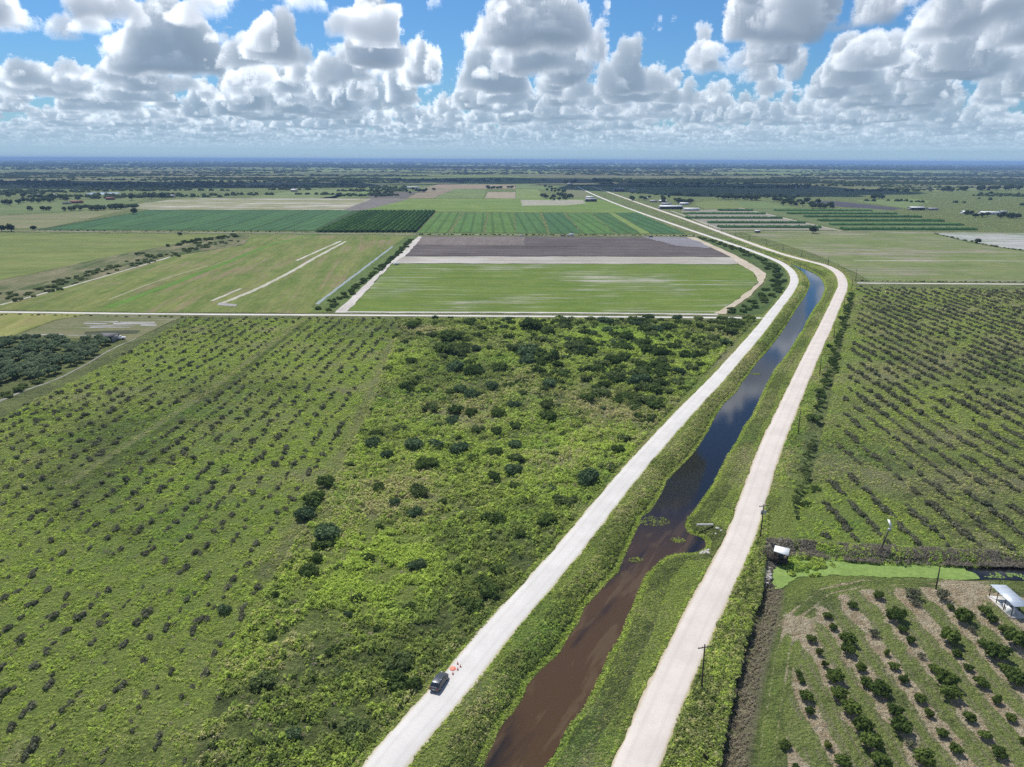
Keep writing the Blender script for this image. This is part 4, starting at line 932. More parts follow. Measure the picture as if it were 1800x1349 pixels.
F('sand_strip', [(1205, 417), (1222, 418), (1290, 448), (1330, 470), (1345, 481), (1346, 493), (1320, 520), (1275, 553), (1255, 552), (1300, 525), (1333, 497), (1326, 480), (1298, 465), (1285, 451)], sand((.46, .40, .32), (.38, .33, .24), (.20, .21, .08), .8), .2)
F('belt_ground', [(1222, 416), (1300, 440), (1345, 452), (1372, 464), (1388, 482), (1391, 497), (1372, 525), (1345, 553), (1278, 554), (1322, 522), (1349, 495), (1347, 479), (1330, 467), (1290, 446)], gr((.05, .085, .025), (.09, .125, .04), (.15, .17, .06), .8, (.03, .1)), .12)
track('sand_track', [(590, 549.2), (800, 549.7), (1000, 550.5), (1262, 553.5)], 1.5, sand((.50, .48, .44), (.42, .40, .34)), .22)
# crops beyond
crop = lambda *a, **k: gr(*a, **k)
cg = [(.062, .128, .034), (.070, .135, .036), (.076, .138, .034), (.052, .108, .034), (.046, .104, .038), (.060, .122, .038)]
aC = gang((790, 408), (808, 373))
def cropfield(pts, c, z=.22, rows=None, a=None, patch=None): return F('crop_field', pts, gr(c, tuple(v*1.22 for v in c), patch or tuple(v*.72 for v in c), aC if a is None else a, (.01, .08), (.56, .68), fine=.25, rows=rows or (13, tuple(v*.74 for v in c), .13)), z)
for pts, c in (([(733, 410), (768, 373.5), (812, 374), (788, 409.5)], 2), ([(793, 409.5), (817, 374), (856, 374), (848, 410)], 1), ([(853, 410), (860, 374), (902, 374), (905, 410)], 2), ([(908, 410.5), (904, 374), (948, 374.5), (963, 410.5)], 5), ([(968, 410.5), (953, 374.5), (990, 374.5), (1022, 411)], 4), ([(1025, 411), (995, 375), (1037, 375), (1080, 411)], 1), ([(1084, 411), (1040, 375), (1068, 375), (1125, 411)], 3), ([(1145, 411), (1080, 374.5), (1120, 374.5), (1205, 411)], 4)): cropfield(pts, cg[c])
F('crop_field', [(1127, 411), (1070, 375), (1078, 374.6), (1143, 411)], gr((.13, .20, .05), (.17, .22, .07)), .2)
lc = [(.044, .102, .038), (.050, .112, .040)]
ax_ = [80, 135, 200, 262, 322, 380, 438, 496, 552]; tx = [262, 310, 360, 405, 450, 495, 540, 580, 622]
aW = gang((438, 405.5), (555, 372))
for i in range(8): cropfield([(ax_[i]+3, 403.8+.2*i), (ax_[i+1]-2, 404+.2*i), (tx[i+1]-2, 370.5), (tx[i]+1, 370.3)], lc[i % 2], .25, a=aW)
F('crop_field', [(60, 404.5), (560, 406.5), (640, 370), (262, 369.5)], gr((.030, .060, .022), (.05, .085, .03)), .15)
F('pale_field', [(620, 371), (768, 372), (1000, 374), (1133, 374), (1075, 357), (1050, 350), (700, 350), (660, 362)], gr((.11, .175, .04), (.15, .20, .055), (.20, .19, .11), 0, (.003, .02), (.6, .7)), .13)
F('sand_field', [(205, 366), (255, 357), (320, 349.3), (700, 349.5), (668, 364), (640, 369.3), (262, 369)], gr((.17, .185, .08), (.26, .25, .16), (.40, .37, .34), 0, (.0025, .02), (.50, .60)), .12)
F('sand_field', [(915, 352), (1025, 352), (1030, 358), (1000, 361), (918, 362)], gr((.30, .28, .22), (.40, .38, .34), None, 0, (.01, .1), rows=(22, (.16, .17, .09), .2)), .17)
F('tilled_field', [(600, 371), (655, 349.8), (720, 350), (640, 370)], gr((.13, .12, .11), (.18, .16, .15)), .18)
for i, (pts, c) in enumerate([([(640, 349), (670, 338), (735, 338), (715, 349)], (.10, .09, .08)), ([(715, 349), (745, 333), (800, 333), (760, 349)], (.19, .16, .11)), ([(762, 349), (800, 333), (855, 334), (850, 349)], (.12, .16, .055)), ([(852, 349), (858, 338), (907, 338), (907, 349.5)], (.24, .21, .15)), ([(907, 349.5), (907, 333), (946, 333), (955, 350)], (.14, .185, .06)), ([(1005, 350), (985, 332), (1010, 330), (1030, 338), (1042, 349)], (.13, .14, .07)), ([(740, 332), (770, 324.5), (905, 325), (907, 332), (800, 332.5)], (.21, .17, .12)), ([(907, 332), (905, 325), (990, 323), (1005, 330), (985, 332)], (.12, .16, .06)), ([(600, 349), (560, 349), (640, 337), (670, 337.5)], (.12, .17, .06)), ([(430, 349), (500, 338), (560, 334), (640, 333), (590, 348.8)], (.13, .165, .065))]):
    F('far_plot', pts, gr(c, tuple(v*1.25 for v in c), tuple(v*.75 for v in c), 0, (.004, .03), (.55, .65)), .11)
F('far_plot', [(-300, 372), (-300, 355), (0, 352), (150, 352), (260, 349), (230, 360), (120, 372), (0, 378)], gr((.10, .14, .05), (.14, .17, .065), (.08, .10, .04), 0, (.002, .03)), .10)
F('far_plot', [(-400, 403), (-300, 380), (0, 380), (150, 372), (230, 368), (80, 402)], gr((.13, .16, .06), (.19, .17, .10), (.10, .15, .04), 0, (.002, .03)), .10)
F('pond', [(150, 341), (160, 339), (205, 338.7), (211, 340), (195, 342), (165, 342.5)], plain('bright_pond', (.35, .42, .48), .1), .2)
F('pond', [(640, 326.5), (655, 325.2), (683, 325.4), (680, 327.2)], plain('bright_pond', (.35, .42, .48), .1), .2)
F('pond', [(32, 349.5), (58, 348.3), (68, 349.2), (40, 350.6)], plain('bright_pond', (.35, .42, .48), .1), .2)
# right of the canal
F('mixed_field', [(1305, 409), (1640, 409.5), (1700, 427), (1760, 437), (1900, 455), (2500, 540), (2500, 505), (1800, 497), (1530, 496), (1505, 480), (1440, 450), (1360, 425)], gr((.115, .160, .050), (.165, .185, .075), (.24, .21, .17), 0.0, (.012, .06), (.47, .62)), .13)
F('sand_field', [(1640, 410), (1900, 412), (2200, 420), (2200, 470), (1900, 450), (1760, 435), (1700, 424)], gr((.26, .27, .24), (.36, .36, .35), (.13, .18, .08), 0, (.01, .08), (.5, .6)), .14)
track('sand_track', [(1460, 431), (1640, 431.5), (1760, 431)], .8, DT); track('sand_track', [(1500, 458.5), (1640, 459), (1800, 459.5), (2000, 461)], 1.0, ST)
track('farm_lane', [(1262, 409), (1300, 407.6), (1500, 408), (1640, 408.6), (1900, 412)], 2.2, sand((.36, .33, .29), (.28, .27, .2)))
track('farm_lane', [(1480, 406.5), (1420, 394), (1350, 377), (1300, 366)], 2.4, sand((.38, .36, .32), (.3, .29, .22)))
track('farm_lane', [(1262, 402), (1215, 384), (1180, 371)], 2.0, sand((.36, .34, .30), (.3, .29, .22)))
track('farm_lane', [(-300, 404), (0, 406), (300, 408.7), (560, 410.5), (735, 412.5), (1000, 413.8), (1225, 415)], 2.6, sand((.30, .28, .24), (.22, .22, .14)), .24)
F('crop_base', [(1195, 371), (1300, 367), (1345, 376), (1475, 405), (1262, 404)], gr((.20, .19, .15), (.26, .24, .20)), .12)
F('crop_base', [(1310, 367), (1530, 366), (1720, 406), (1500, 407)], gr((.09, .13, .05), (.13, .16, .07)), .12)
F('tilled_field', [(1410, 353.5), (1470, 354), (1590, 367), (1570, 369.5), (1480, 364), (1440, 359)], gr((.055, .055, .065), (.085, .08, .09)), .13)
F('pale_field', [(1215, 358), (1250, 353), (1330, 358), (1320, 366), (1240, 368)], gr((.12, .16, .05), (.16, .19, .07)), .12)
F('pale_field', [(1285, 354), (1340, 355), (1405, 366), (1320, 366.5)], gr((.10, .16, .05), (.14, .18, .07)), .125)
F('far_plot', [(1500, 353), (1600, 349), (1640, 354), (1600, 367), (1560, 362)], gr((.12, .17, .06), (.15, .19, .07)), .12)
F('far_plot', [(1560, 330), (1800, 322), (1800, 334), (1640, 337)], gr((.12, .15, .06), (.16, .18, .08), None, 0, (.002, .02)), .12)
F('far_plot', [(1260, 334), (1500, 326), (1560, 331), (1500, 340), (1300, 342)], gr((.12, .15, .06), (.16, .17, .08), None, 0, (.002, .02)), .12)

# crop strips standing as tall rows
def strip(name, P, Q, w, h, m, label, cat, group, n_per=1.0, leaf=1.5):
    P = np.array(P); Q = np.array(Q); L = np.linalg.norm(Q-P); n = int(L*w*.22*n_per)+30; rs = RS; d = (Q-P)/L; nr = np.array([-d[1], d[0]])
    t = rs.rand(n)*L; s = (rs.rand(n)-.5)*w; z = h*(.55+.5*rs.rand(n)); C = np.stack([d[0]*t+nr[0]*s, d[1]*t+nr[1]*s, z], 1)
    N = np.stack([nr[0]*s/w*3, nr[1]*s/w*3, np.full(n, .8)], 1); V, F_ = quads_at(C, N, leaf, rs)
    k = max(2, int(L/14)); S = []                       # soft inner bank of foliage
    for i in range(k+1):
        for a, b in ((-.5, 0), (-.44, .8), (-.15, .97), (.2, .93), (.44, .78), (.5, 0)):
            hh = b*h*(.85+.25*rs.rand()); c = d*(L*i/k)+nr*(w*a); S.append((c[0], c[1], hh))
    o = len(V); Fb = [(o+i*6+j, o+i*6+j+1, o+(i+1)*6+j+1, o+(i+1)*6+j) for i in range(k) for j in range(5)]
    e = add(name, mesh_data(name, np.concatenate([V, np.array(S)]), np.concatenate([F_, np.array(Fb)]), m), None, (P[0], P[1], 0)); return tag(e, label, cat, group)
M['banana'] = foliage('banana_leaves', (.022, .050, .016), (.050, .095, .026)); M['cane'] = foliage('crop_leaves', (.034, .080, .026), (.070, .150, .048))
NB = 19
for i in range(NB):
    f = (i+.5)/NB; strip('banana_row', G(556+f*176, 409), G(636+f*130, 372.5), 4.6, 3.2, M['banana'], '%s dark banana row from the left in the dark plantation block' % (['first', 'second', 'third', 'fourth', 'fifth', 'sixth', 'seventh', 'eighth', 'ninth', 'tenth', 'eleventh', 'twelfth', 'thirteenth', 'fourteenth', 'fifteenth', 'sixteenth', 'seventeenth', 'eighteenth', 'nineteenth'][i]), 'crop row', 'dark banana rows of the plantation block')
RR = [(1262, 1323, 370.7), (1203, 1343, 376.5), (1206, 1372, 384.2), (1245, 1413, 392.5), (1263, 1440, 400.3), (1362, 1530, 371), (1385, 1574, 376.5), (1415, 1616, 382), (1440, 1655, 389), (1460, 1690, 396), (1480, 1712, 404)]
for i, (a, b, y) in enumerate(RR):
    L = i < 5; k = i if L else i-5
    strip('hedge_row', G(a, y), G(b, y+.3), 13+2*(i % 3), 2.6, M['cane'], '%s dark crop strip from the back, %s block right of the canal' % (['first', 'second', 'third', 'fourth', 'fifth', 'sixth'][k], 'narrower left' if L else 'wider right'), 'crop row', 'long green crop strips right of the canal', .8)
for i in range(7):                                       # dark margins between the green beds of the long crop
    pass

# ------------------------------------------------------------ trees and hedges of the middle distance
FT = [crown_mesh('far_tree_crown', M['fartree'], 1, 1, 1.2, 7, 170, .36, 400+i, base=.25) for i in range(5)]
FTT = trunk_mesh(9)
FARN = 0
def ftree(px, py, h, label, group, cat='tree', kids=True, hs=.62):
    x, y = G(px, py); e = empty('broadleaf_tree', (x, y, 0), RS.rand()*6); e.scale = (h*hs, h*hs, h*.62)
    add('crown', FT[RS.randint(5)], e); add('trunk', FTT, e); return tag(e, label, cat, group)
def tline(pts, n, h0, h1, label, group, jx=6, jy=.8):
    P = pts; 
    for i in range(n):
        t = RS.rand()*(len(P)-1); k = int(t); u = t-k; px = P[k][0]*(1-u)+P[k+1][0]*u+RS.randn()*jx*.5; py = P[k][1]*(1-u)+P[k+1][1]*u+RS.randn()*jy*.5
        ftree(px, py, h0+(h1-h0)*RS.rand(), label, group)
def one(px, py, h, label): ftree(px, py, h, label, None)
one(20, 407, 9, 'round dark tree at the left edge of the meadow by the farm lane'); one(3, 407, 8, 'dark tree cut by the left edge of the picture on the farm lane'); one(60, 405, 6, 'low dark tree just right of the two by the left edge of the lane')
one(232, 353, 14, 'lone rounded grey green tree before the pale sandy field'); one(266, 350, 13, 'left tree of the lone pair above the sandy field'); one(285, 349, 14, 'right tree of the lone pair above the sandy field'); one(234, 377, 11, 'lone tree at the left corner of the long crop beds')
one(1429, 411, 9, 'single round dark tree on the lane at the end of the crop strips'); one(1718, 428, 5, 'single small dark tree on the boundary of the mixed field'); one(316, 415, 4, 'tiny dark tree alone on the left meadow edge'); one(1361, 349.5, 9, 'lone tree right of the dark tree belt beyond the crop strips'); one(1395, 351, 9, 'small lone tree between the belt and the dark copse')
tline([(45, 371), (150, 370)], 14, 5, 8, 'dark tree in the loose row behind the far left fields', 'trees in the loose row behind the far left fields')
tline([(160, 371), (225, 367)], 14, 6, 10, 'tree in the short clump left of the long crop beds', 'trees of the short clump left of the long crop beds')
tline([(0, 345), (60, 347), (130, 352), (60, 358), (0, 360)], 32, 7, 11, 'scattered tree around the far left farmsteads', 'trees scattered around the far left farmsteads', 12, 3)
tline([(1258, 350), (1330, 352)], 22, 9, 13, 'tree of the dark belt behind the crop strips right of the canal', 'trees of the dark belt behind the right crop strips')
tline([(1370, 354), (1400, 359), (1460, 366)], 34, 7, 12, 'tree of the dark copse beside the black tilled field', 'trees of the dark copse beside the black field', 12, 4)
tline([(1534, 350), (1552, 350)], 6, 10, 13, 'tree of the tiny clump in the far right meadow', 'trees of the tiny clump in the far right meadow', 3)
tline([(1112, 350), (1150, 352), (1200, 356), (1210, 362)], 26, 6, 10, 'tree between the white farm buildings beside the canal road', 'trees between the farm buildings beside the canal road', 14, 4)
tline([(1655, 337), (1700, 335.5)], 8, 11, 15, 'tree of the short far row at the right', 'trees of the short far row at the right')
tline([(1718, 335), (1795, 334)], 18, 12, 17, 'tree of the long far row at the right edge', 'trees of the long far row at the right edge')
tline([(1690, 378), (1740, 383), (1790, 384)], 18, 6, 9, 'tree around the houses at the right edge', 'trees around the houses at the right edge', 10, 2)
tline([(955, 349), (990, 349), (1003, 349), (985, 338), (960, 331)], 42, 6, 9, 'tree of the small dark grove left of the far road end', 'trees of the small dark grove near the far road end', 10, 4)
tline([(645, 344), (720, 340), (760, 335)], 20, 7, 11, 'tree among the tan plots left of the far centre', 'trees among the far tan plots', 14, 4)
tline([(850, 333), (905, 332)], 9, 8, 12, 'tree of the little far group above the striped plot', 'trees of the little far group above the striped plot')
tline([(995, 324), (1012, 322)], 7, 10, 15, 'tall tree where the two roads meet the horizon woods', 'trees where the two roads meet the far woods', 4)
def shrubline(pts, n, r0, r1, label, group, jit, ms=SCRUB, name='hedge_bush', hs=1.0):
    P = smoothline(GP(pts), 1); P = np.array(P); seg = np.linalg.norm(np.diff(P, axis=0), axis=1); cs = np.concatenate([[0], np.cumsum(seg)])
    for i in range(n):
        t = (i+RS.rand())/n*cs[-1]; x = np.interp(t, cs, P[:, 0])+RS.randn()*jit; y = np.interp(t, cs, P[:, 1])+RS.randn()*jit
        place(name, ms, x, y, r0+(r1-r0)*RS.rand(), label, 'bush', group, z=0, hs=hs)
shrubline([(572, 546), (640, 494), (700, 447), (722, 422)], 95, 1.6, 2.8, 'dark hedge bush on the ditch belt left of the bright field', 'hedge bushes along the ditch belt left of the bright field', 1.5)
shrubline([(1235, 420), (1300, 442), (1350, 462), (1372, 487), (1360, 515), (1320, 542), (1290, 552)], 110, 1.6, 3.3, 'dark bush in the belt between the bright field and the white road', 'bushes of the belt between the bright field and the white road', 3.0, name='belt_bush')
shrubline([(1497, 515), (1487, 552), (1478, 590), (1462, 640), (1452, 680), (1438, 720)], 60, 1.1, 2.3, 'bush in the dark ditch hedge right of the right road', 'bushes of the ditch hedge right of the right road', 1.0)
place('scrub_bush', SCRUB, *G(1431, 740), 3.2, 'largest round bush in the ditch hedge right of the right road', 'bush', None)
place('scrub_bush', SCRUB, *G(1432, 861), 1.7, 'round bush standing alone on grass right of the dry ditch', 'bush', None)
place('scrub_bush', SCRUB, *G(1420, 885), 1.5, 'low sprawling bush just below the lone round bush right of the ditch', 'bush', None)
shrubline([(1427, 770), (1418, 820), (1408, 860), (1396, 905)], 26, .7, 1.3, 'olive bush in the weedy lower ditch beside the right road', 'olive bushes of the weedy lower ditch by the right road', .7, SCRUB2)
shrubline([(0, 530), (150, 487), (240, 463), (330, 440), (400, 425)], 150, 1.2, 2.9, 'low bush along the edge of the brown strip left of the hay field', 'bushes along the brown strip left of the hay field', 6, SCRUB2, name='strip_bush')
shrubline([(240, 450), (250, 446), (272, 452), (258, 452)], 5, 2.0, 3.4, 'dark round bush in the cluster on the brown strip', 'dark bushes of the cluster on the brown strip', 2)
shrubline([(310, 432), (360, 422), (420, 415)], 34, 2.0, 4.0, 'dark bush of the thick clump at the far end of the brown strip', 'bushes of the thick clump at the end of the brown strip', 6)
shrubline([(0, 553), (150, 556), (330, 558.5), (600, 559.5), (1000, 562), (1325, 566)], 90, .5, 1.2, 'low roadside bush on the near side of the farm road', 'low bushes along the near side of the farm road', .8, SCRUB2, name='roadside_bush')
shrubline([(1505, 494), (1600, 495.5), (1800, 496.5)], 60, .5, 1.1, 'low bush of the dark hedge beside the lane right of the bend', 'low bushes of the hedge beside the lane right of the bend', .5)
shrubline([(735, 413), (900, 413.6), (1100, 414), (1220, 415.5)], 70, .9, 2.0, 'bush of the thin dark hedge behind the tilled field', 'bushes of the thin hedge behind the tilled field', 1, name='windbreak_bush')
shrubline([(60, 406.2), (300, 407.5), (560, 408.6)], 50, .9, 1.7, 'bush of the dark hedge in front of the long crop beds', 'bushes of the hedge in front of the long crop beds', 1, name='windbreak_bush')
shrubline([(1640, 411), (1700, 424), (1760, 436), (1900, 455)], 40, 1.0, 2.0, 'bush of the hedge in front of the pale field at right', 'bushes of the hedge before the pale field at right', 1.2)
# grove at the left edge
GROVE = GP([(-160, 690), (-160, 628), (-40, 606), (20, 597), (90, 597), (190, 600), (186, 612), (150, 640), (80, 668), (20, 668), (-60, 700)])
gx_, gy_ = rows(GROVE, ROWDIR, 5.6, 4.8, lambda x, y: .90+0*x, .5, 31)
M['grove'] = foliage('grove_leaves', (.060, .092, .048), (.130, .165, .092), (.17, .20, .13))
GM = [crown_mesh('crown', M['grove'], 1, 1, 1.1, 8, 420, .24, 500+i, base=.35) for i in range(4)]
print('grove', len(gx_))
for x, y in list(zip(gx_, gy_))[:150]:
    e = empty('grove_tree', (x, y, 0), RS.rand()*6); r = 2.5+.7*RS.rand(); e.scale = (r, r, r*.8); add('crown', GM[RS.randint(4)], e); add('trunk', TM[0], e)
    tag(e, 'leafy tree of the dense dark grove at the left edge', 'tree', 'trees of the dense grove at the left edge')
shrubline([(0, 705), (30, 690), (60, 672)], 6, 1.8, 2.6, 'bright green bush below the dense grove at the left edge', 'bright bushes below the grove at the left edge', 2, SCRUB2)
track('sand_track', [(-60, 735), (20, 695), (100, 668), (150, 642), (200, 612), (240, 596)], .55, sand((.26, .25, .22), (.17, .18, .11)), .12)

# distant woods: tens of thousands of crowns to the horizon
def blob(seed, n=7):
    rs = np.random.RandomState(seed); V = []; 
    for j in range(4):
        r = (1, .95, .62, .12)[j]; h = (.0, .45, .85, 1.05)[j]
        for i in range(n): a = 2*pi*(i+.5*j)/n; k = r*(.75+.5*rs.rand()); V.append((k*cos(a), k*sin(a), h*(.85+.3*rs.rand())))
    return np.array(V), np.array([(j*n+i, j*n+(i+1) % n, (j+1)*n+(i+1) % n, (j+1)*n+i) for j in range(3) for i in range(n)])
BL = [blob(i) for i in range(5)]
def wood(n, y0, y1, thr, seed, s0, s1, sc=700, reg=None):
    rs = np.random.RandomState(seed); Y = 1/(1/y0-rs.rand(n*3)*(1/y0-1/y1)); X = (rs.rand(n*3)*2-1)*.80*Y
    k = (fbm(X, Y*2.2, sc, 4) > thr)
    if reg: k &= reg(X, Y)
    X, Y = X[k][:n], Y[k][:n]; return X, Y, s0+(s1-s0)*rs.rand(len(X))+Y*.0006
farclear = [GP(p) for p in ([(560, 420), (740, 322), (1020, 319), (1250, 420)], [(-400, 412), (-400, 366), (230, 366), (320, 347), (760, 347), (760, 420)], [(1050, 340), (1300, 348), (1820, 362), (2000, 420), (1200, 420)])]
def notclear(x, y):
    k = np.ones(x.shape, bool)
    for P in farclear: k &= ~inpoly(x, y, P)
    k &= dist_line(x, y, R2[-30:]) > 45; return k & (dist_line(x, y, R1[-30:]) > 40)
w1 = wood(6000, 1150, 3200, .56, 1, 2.5, 5.5, 260, notclear); w2 = wood(8000, 2600, 9000, .50, 2, 6, 13, 900, notclear); w3 = wood(8000, 7000, 42000, .44, 3, 16, 34, 2600)
for (x, y, s), lb in ((w1, 'scattered dark woodland and scrub beyond the farm fields'), (w2, 'broad dark woodland across the plain'), (w3, 'hazy bluish woods along the horizon')):
    tag(scatter('distant_wood', BL, x, y, s, M['fartree'], mask=np.zeros((len(x), 3)), Z=np.zeros(len(x)), zs=.85 if x is w1[0] else .42), lb, 'woodland')
# meadows and marsh between the woods
fm = [gr((.10, .125, .05), (.14, .15, .075), (.06, .08, .035), 0, (.0012, .006), (.5, .6), fine=.02), gr((.13, .14, .07), (.17, .165, .10), (.07, .09, .04), 0, (.0012, .006), (.5, .6), fine=.02)]
rs = np.random.RandomState(77)
for i in range(90):
    y = 1/(1/2500-rs.rand()*(1/2500-1/14000)); x = (rs.rand()*2-1)*.75*y
    if not notclear(np.array([x]), np.array([y]))[0]: continue
    wx = y*(.05+.10*rs.rand()); wy = y*(.03+.08*rs.rand()); P = []
    for k in range(14): a = 2*pi*k/14; r = .7+.5*rs.rand(); P.append((x+wx*r*cos(a), y+wy*r*sin(a)))
    ngon('far_meadow', P, .3+i*.02, fm[i % 2])

# cumulus standing over the plain, above and ahead of the view: their shadows lie across the far woods
def cloud(cx, cy, rx, ry, h, seed):
    rs = np.random.RandomState(seed); n1, n2 = 90, 46; V = []
    th = np.linspace(0, 2*pi, n1, endpoint=False); ph = np.linspace(.0, pi, n2)
    T, P = np.meshgrid(th, ph); x = np.sin(P)*np.cos(T); y = np.sin(P)*np.sin(T); z = np.cos(P)
    r = 1+.55*(fbm(x*3+seed, y*3+z*2.3, 1.0, 4)-.5)+.5*(fbm(x*1.2+seed*3, y*1.2+z, 1., 2)-.5)
    zz = z*r; zz = np.where(zz < 0, zz*.12, zz); V = np.stack([x*r*rx, y*r*ry, zz*h], -1).reshape(-1, 3)
    F_ = [(j*n1+i, (j+1)*n1+i, (j+1)*n1+(i+1) % n1, j*n1+(i+1) % n1) for j in range(n2-1) for i in range(n1)]
    m = M.get('cloud')
    if m is None:
        m = bpy.data.materials.new('cloud'); m.use_nodes = True; n = NT(m.node_tree)
        a = n.n('ShaderNodeBsdfDiffuse', {0: (.92, .93, .95, 1)}); b = n.n('ShaderNodeBsdfTranslucent', {0: (.8, .82, .86, 1)}); n.n('ShaderNodeOutputMaterial', {0: n.n('ShaderNodeMixShader', {0: .22, 1: a.outputs[0], 2: b.outputs[0]}).outputs[0]}); M['cloud'] = m
    tag(add('cloud', mesh_data('cloud', V, np.array(F_), m, True), None, (cx, cy, 1050)), kind='structure')
def over(px, py, rx, ry, h, seed):      # shade the ground seen at this pixel
    x, y = G(px, py); k = 1050/SUN[2]; cloud(x+SUN[0]*k, y+SUN[1]*k, rx, ry, h, seed)
over(120, 325, 800, 330, 300, 1); over(420, 325, 420, 260, 260, 2); over(880, 317.5, 420, 420, 300, 3); over(1230, 331, 420, 480, 300, 4); over(1420, 336, 240, 200, 200, 5)

# ------------------------------------------------------------ car, cones, landing pad
M['paint'] = mat('dark_paint', color=(.10, .105, .115), rough=.24, metal=.5, spec=.6); M['glass'] = mat('car_glass', color=(.02, .025, .03), rough=.05, spec=.9)
M['rubber'] = plain('rubber', (.02, .02, .02), .8); M['rim'] = plain('alloy', (.45, .45, .47), .35, .8); M['lamp'] = plain('lamp_glass', (.65, .66, .68), .15); M['red'] = plain('red_lamp', (.35, .02, .02), .25)
M['plastic'] = plain('black_plastic', (.02, .02, .022), .5)
dv = np.array(G(812, 1140))-np.array(G(762, 1216)); ca_ = atan2(dv[1], dv[0]); cp = G(772.5, 1205)
car = tag(empty('parked_car', (cp[0], cp[1], .235), ca_), 'dark glossy car parked on the left edge of the white road', 'car'); car.scale = (.92, .92, .92)
def loft(secs, n=None):
    V = []; Q = []
    for s in secs: V += s
    k = len(secs[0])
    for i in range(len(secs)-1):
        for j in range(k-1): Q.append((i*k+j, i*k+j+1, (i+1)*k+j+1, (i+1)*k+j))
    return V, Q
def half(x, w, zb, zt, rr=.12):         # a closed cross-section, left to right over the top
    return [(x, w*.93, zb), (x, w, zb+.12), (x, w, zb+(zt-zb)*.55), (x, w*.965, zt-rr*.6), (x, w*.86, zt-.02), (x, w*.45, zt+.015), (x, 0, zt+.02), (x, -w*.45, zt+.015), (x, -w*.86, zt-.02), (x, -w*.965, zt-rr*.6), (x, -w, zb+(zt-zb)*.55), (x, -w, zb+.12), (x, -w*.93, zb), (x, w*.93, zb)]
S_ = [(-2.32, .70, .42, .78), (-2.28, .84, .32, .92), (-2.1, .91, .26, 1.0), (-1.6, .93, .24, 1.02), (-.8, .93, .22, 1.0), (0, .93, .22, .98), (.8, .93, .22, .97), (1.3, .92, .23, .93), (1.8, .89, .25, .86), (2.1, .82, .28, .78), (2.27, .68, .34, .66), (2.32, .55, .40, .56)]
V, Q = loft([half(*s) for s in S_]); b = MB(); b.raw(V, Q); b.raw(half(*S_[0]), [], [(0, j, j+1) for j in range(1, 12)]); b.raw(half(*S_[-1]), [], [(0, j+1, j) for j in range(1, 12)]); b.build('body', M['paint'], car, smooth=True)
def cab(x, w0, w1, z0, z1): return [(x, w0, z0), (x, (w0+w1)/2+.02, (z0+z1)/2), (x, w1, z1-.03), (x, w1*.8, z1), (x, 0, z1+.02), (x, -w1*.8, z1), (x, -w1, z1-.03), (x, -(w0+w1)/2-.02, (z0+z1)/2), (x, -w0, z0)]
V, Q = loft([cab(-2.12, .78, .70, .96, 1.0), cab(-1.75, .84, .68, .97, 1.38), cab(-1.3, .86, .68, .97, 1.50), cab(-.3, .87, .69, .96, 1.53), cab(.35, .87, .68, .95, 1.48), cab(.75, .86, .70, .94, 1.24), cab(1.22, .83, .74, .92, .95)]); b = MB(); b.raw(V, Q); b.build('windows', M['glass'], car, smooth=True)
V, Q = loft([[(x, .66*k, z-.02), (x, .40*k, z+.015), (x, 0, z+.03), (x, -.40*k, z+.015), (x, -.66*k, z-.02)] for x, k, z in ((-1.5, .96, 1.47), (-1.2, 1, 1.525), (-.3, 1, 1.555), (.3, 1, 1.515), (.42, .97, 1.475))]); b = MB(); b.raw(V, Q); rf = b.build('roof', M['paint'], car, smooth=True)
for s in (-1, 1):
    r_ = MB().tube([(-1.25, .60*s, 1.58), (-.3, .61*s, 1.61), (.25, .60*s, 1.56)], .02, 5); r_.build('roof_rail', M['rim'], rf)
    MB().box((.72, .99*s, 1.02), (.12, .18, .12)).build('mirror', M['paint'], car)
    MB().box((2.2, .58*s, .68), (.16, .26, .10), rz=-.35*s).build('headlight', M['lamp'], car)
    MB().box((-2.28, .66*s, .84), (.10, .26, .14), rz=.3*s).build('tail_light', M['red'], car)
    for x in (-1.42, 1.42):
        wl = empty('wheel', (x, .84*s, .34)); wl.parent = car
        MB().tube([(0, -.11, 0), (0, -.09, 0), (0, .09, 0), (0, .11, 0)], [.29, .34, .34, .29], 20).build('tyre', M['rubber'], wl)
        MB().tube([(0, -.115, 0), (0, .115, 0)], .20, 12).build('rim', M['rim'], wl)
MB().box((-2.33, 0, .62), (.03, .5, .13)).build('licence_plate', M['lamp'], car)
M['orange'] = plain('cone_orange', (.55, .09, .05), .5); M['white'] = plain('white_paint', (.78, .78, .76), .5, var=.05)
CN = [(804.6, 1169.6, 'farthest orange cone from the dark car'), (809.5, 1174.6, 'orange cone nearest the middle of the white road'), (804.7, 1179.8, 'orange cone beside the round orange landing mat'), (796.2, 1187.4, 'orange cone nearest the front of the dark car')]
b0 = MB().box((0, 0, .02), (.38, .38, .04)).data('base', M['orange']); b1 = MB().tube([(0, 0, .04), (0, 0, .62), (0, 0, .70)], [.15, .045, .03], 12).data('body', M['orange']); b2 = MB().tube([(0, 0, .34), (0, 0, .44)], [.104, .082], 12, False).data('band', M['white'])
for px, py, l in CN:
    x, y = G(px, py); e = tag(empty('traffic_cone', (x, y, .235)), l, 'cone', 'orange cones on the white road'); e.scale = (.75, .75, .75); add('base', b0, e); add('body', b1, e); add('band', b2, e)
x, y = G(796, 1177.7); e = tag(empty('landing_pad', (x, y, .24)), 'flat round orange landing mat on the white road beside the cones', 'landing mat')
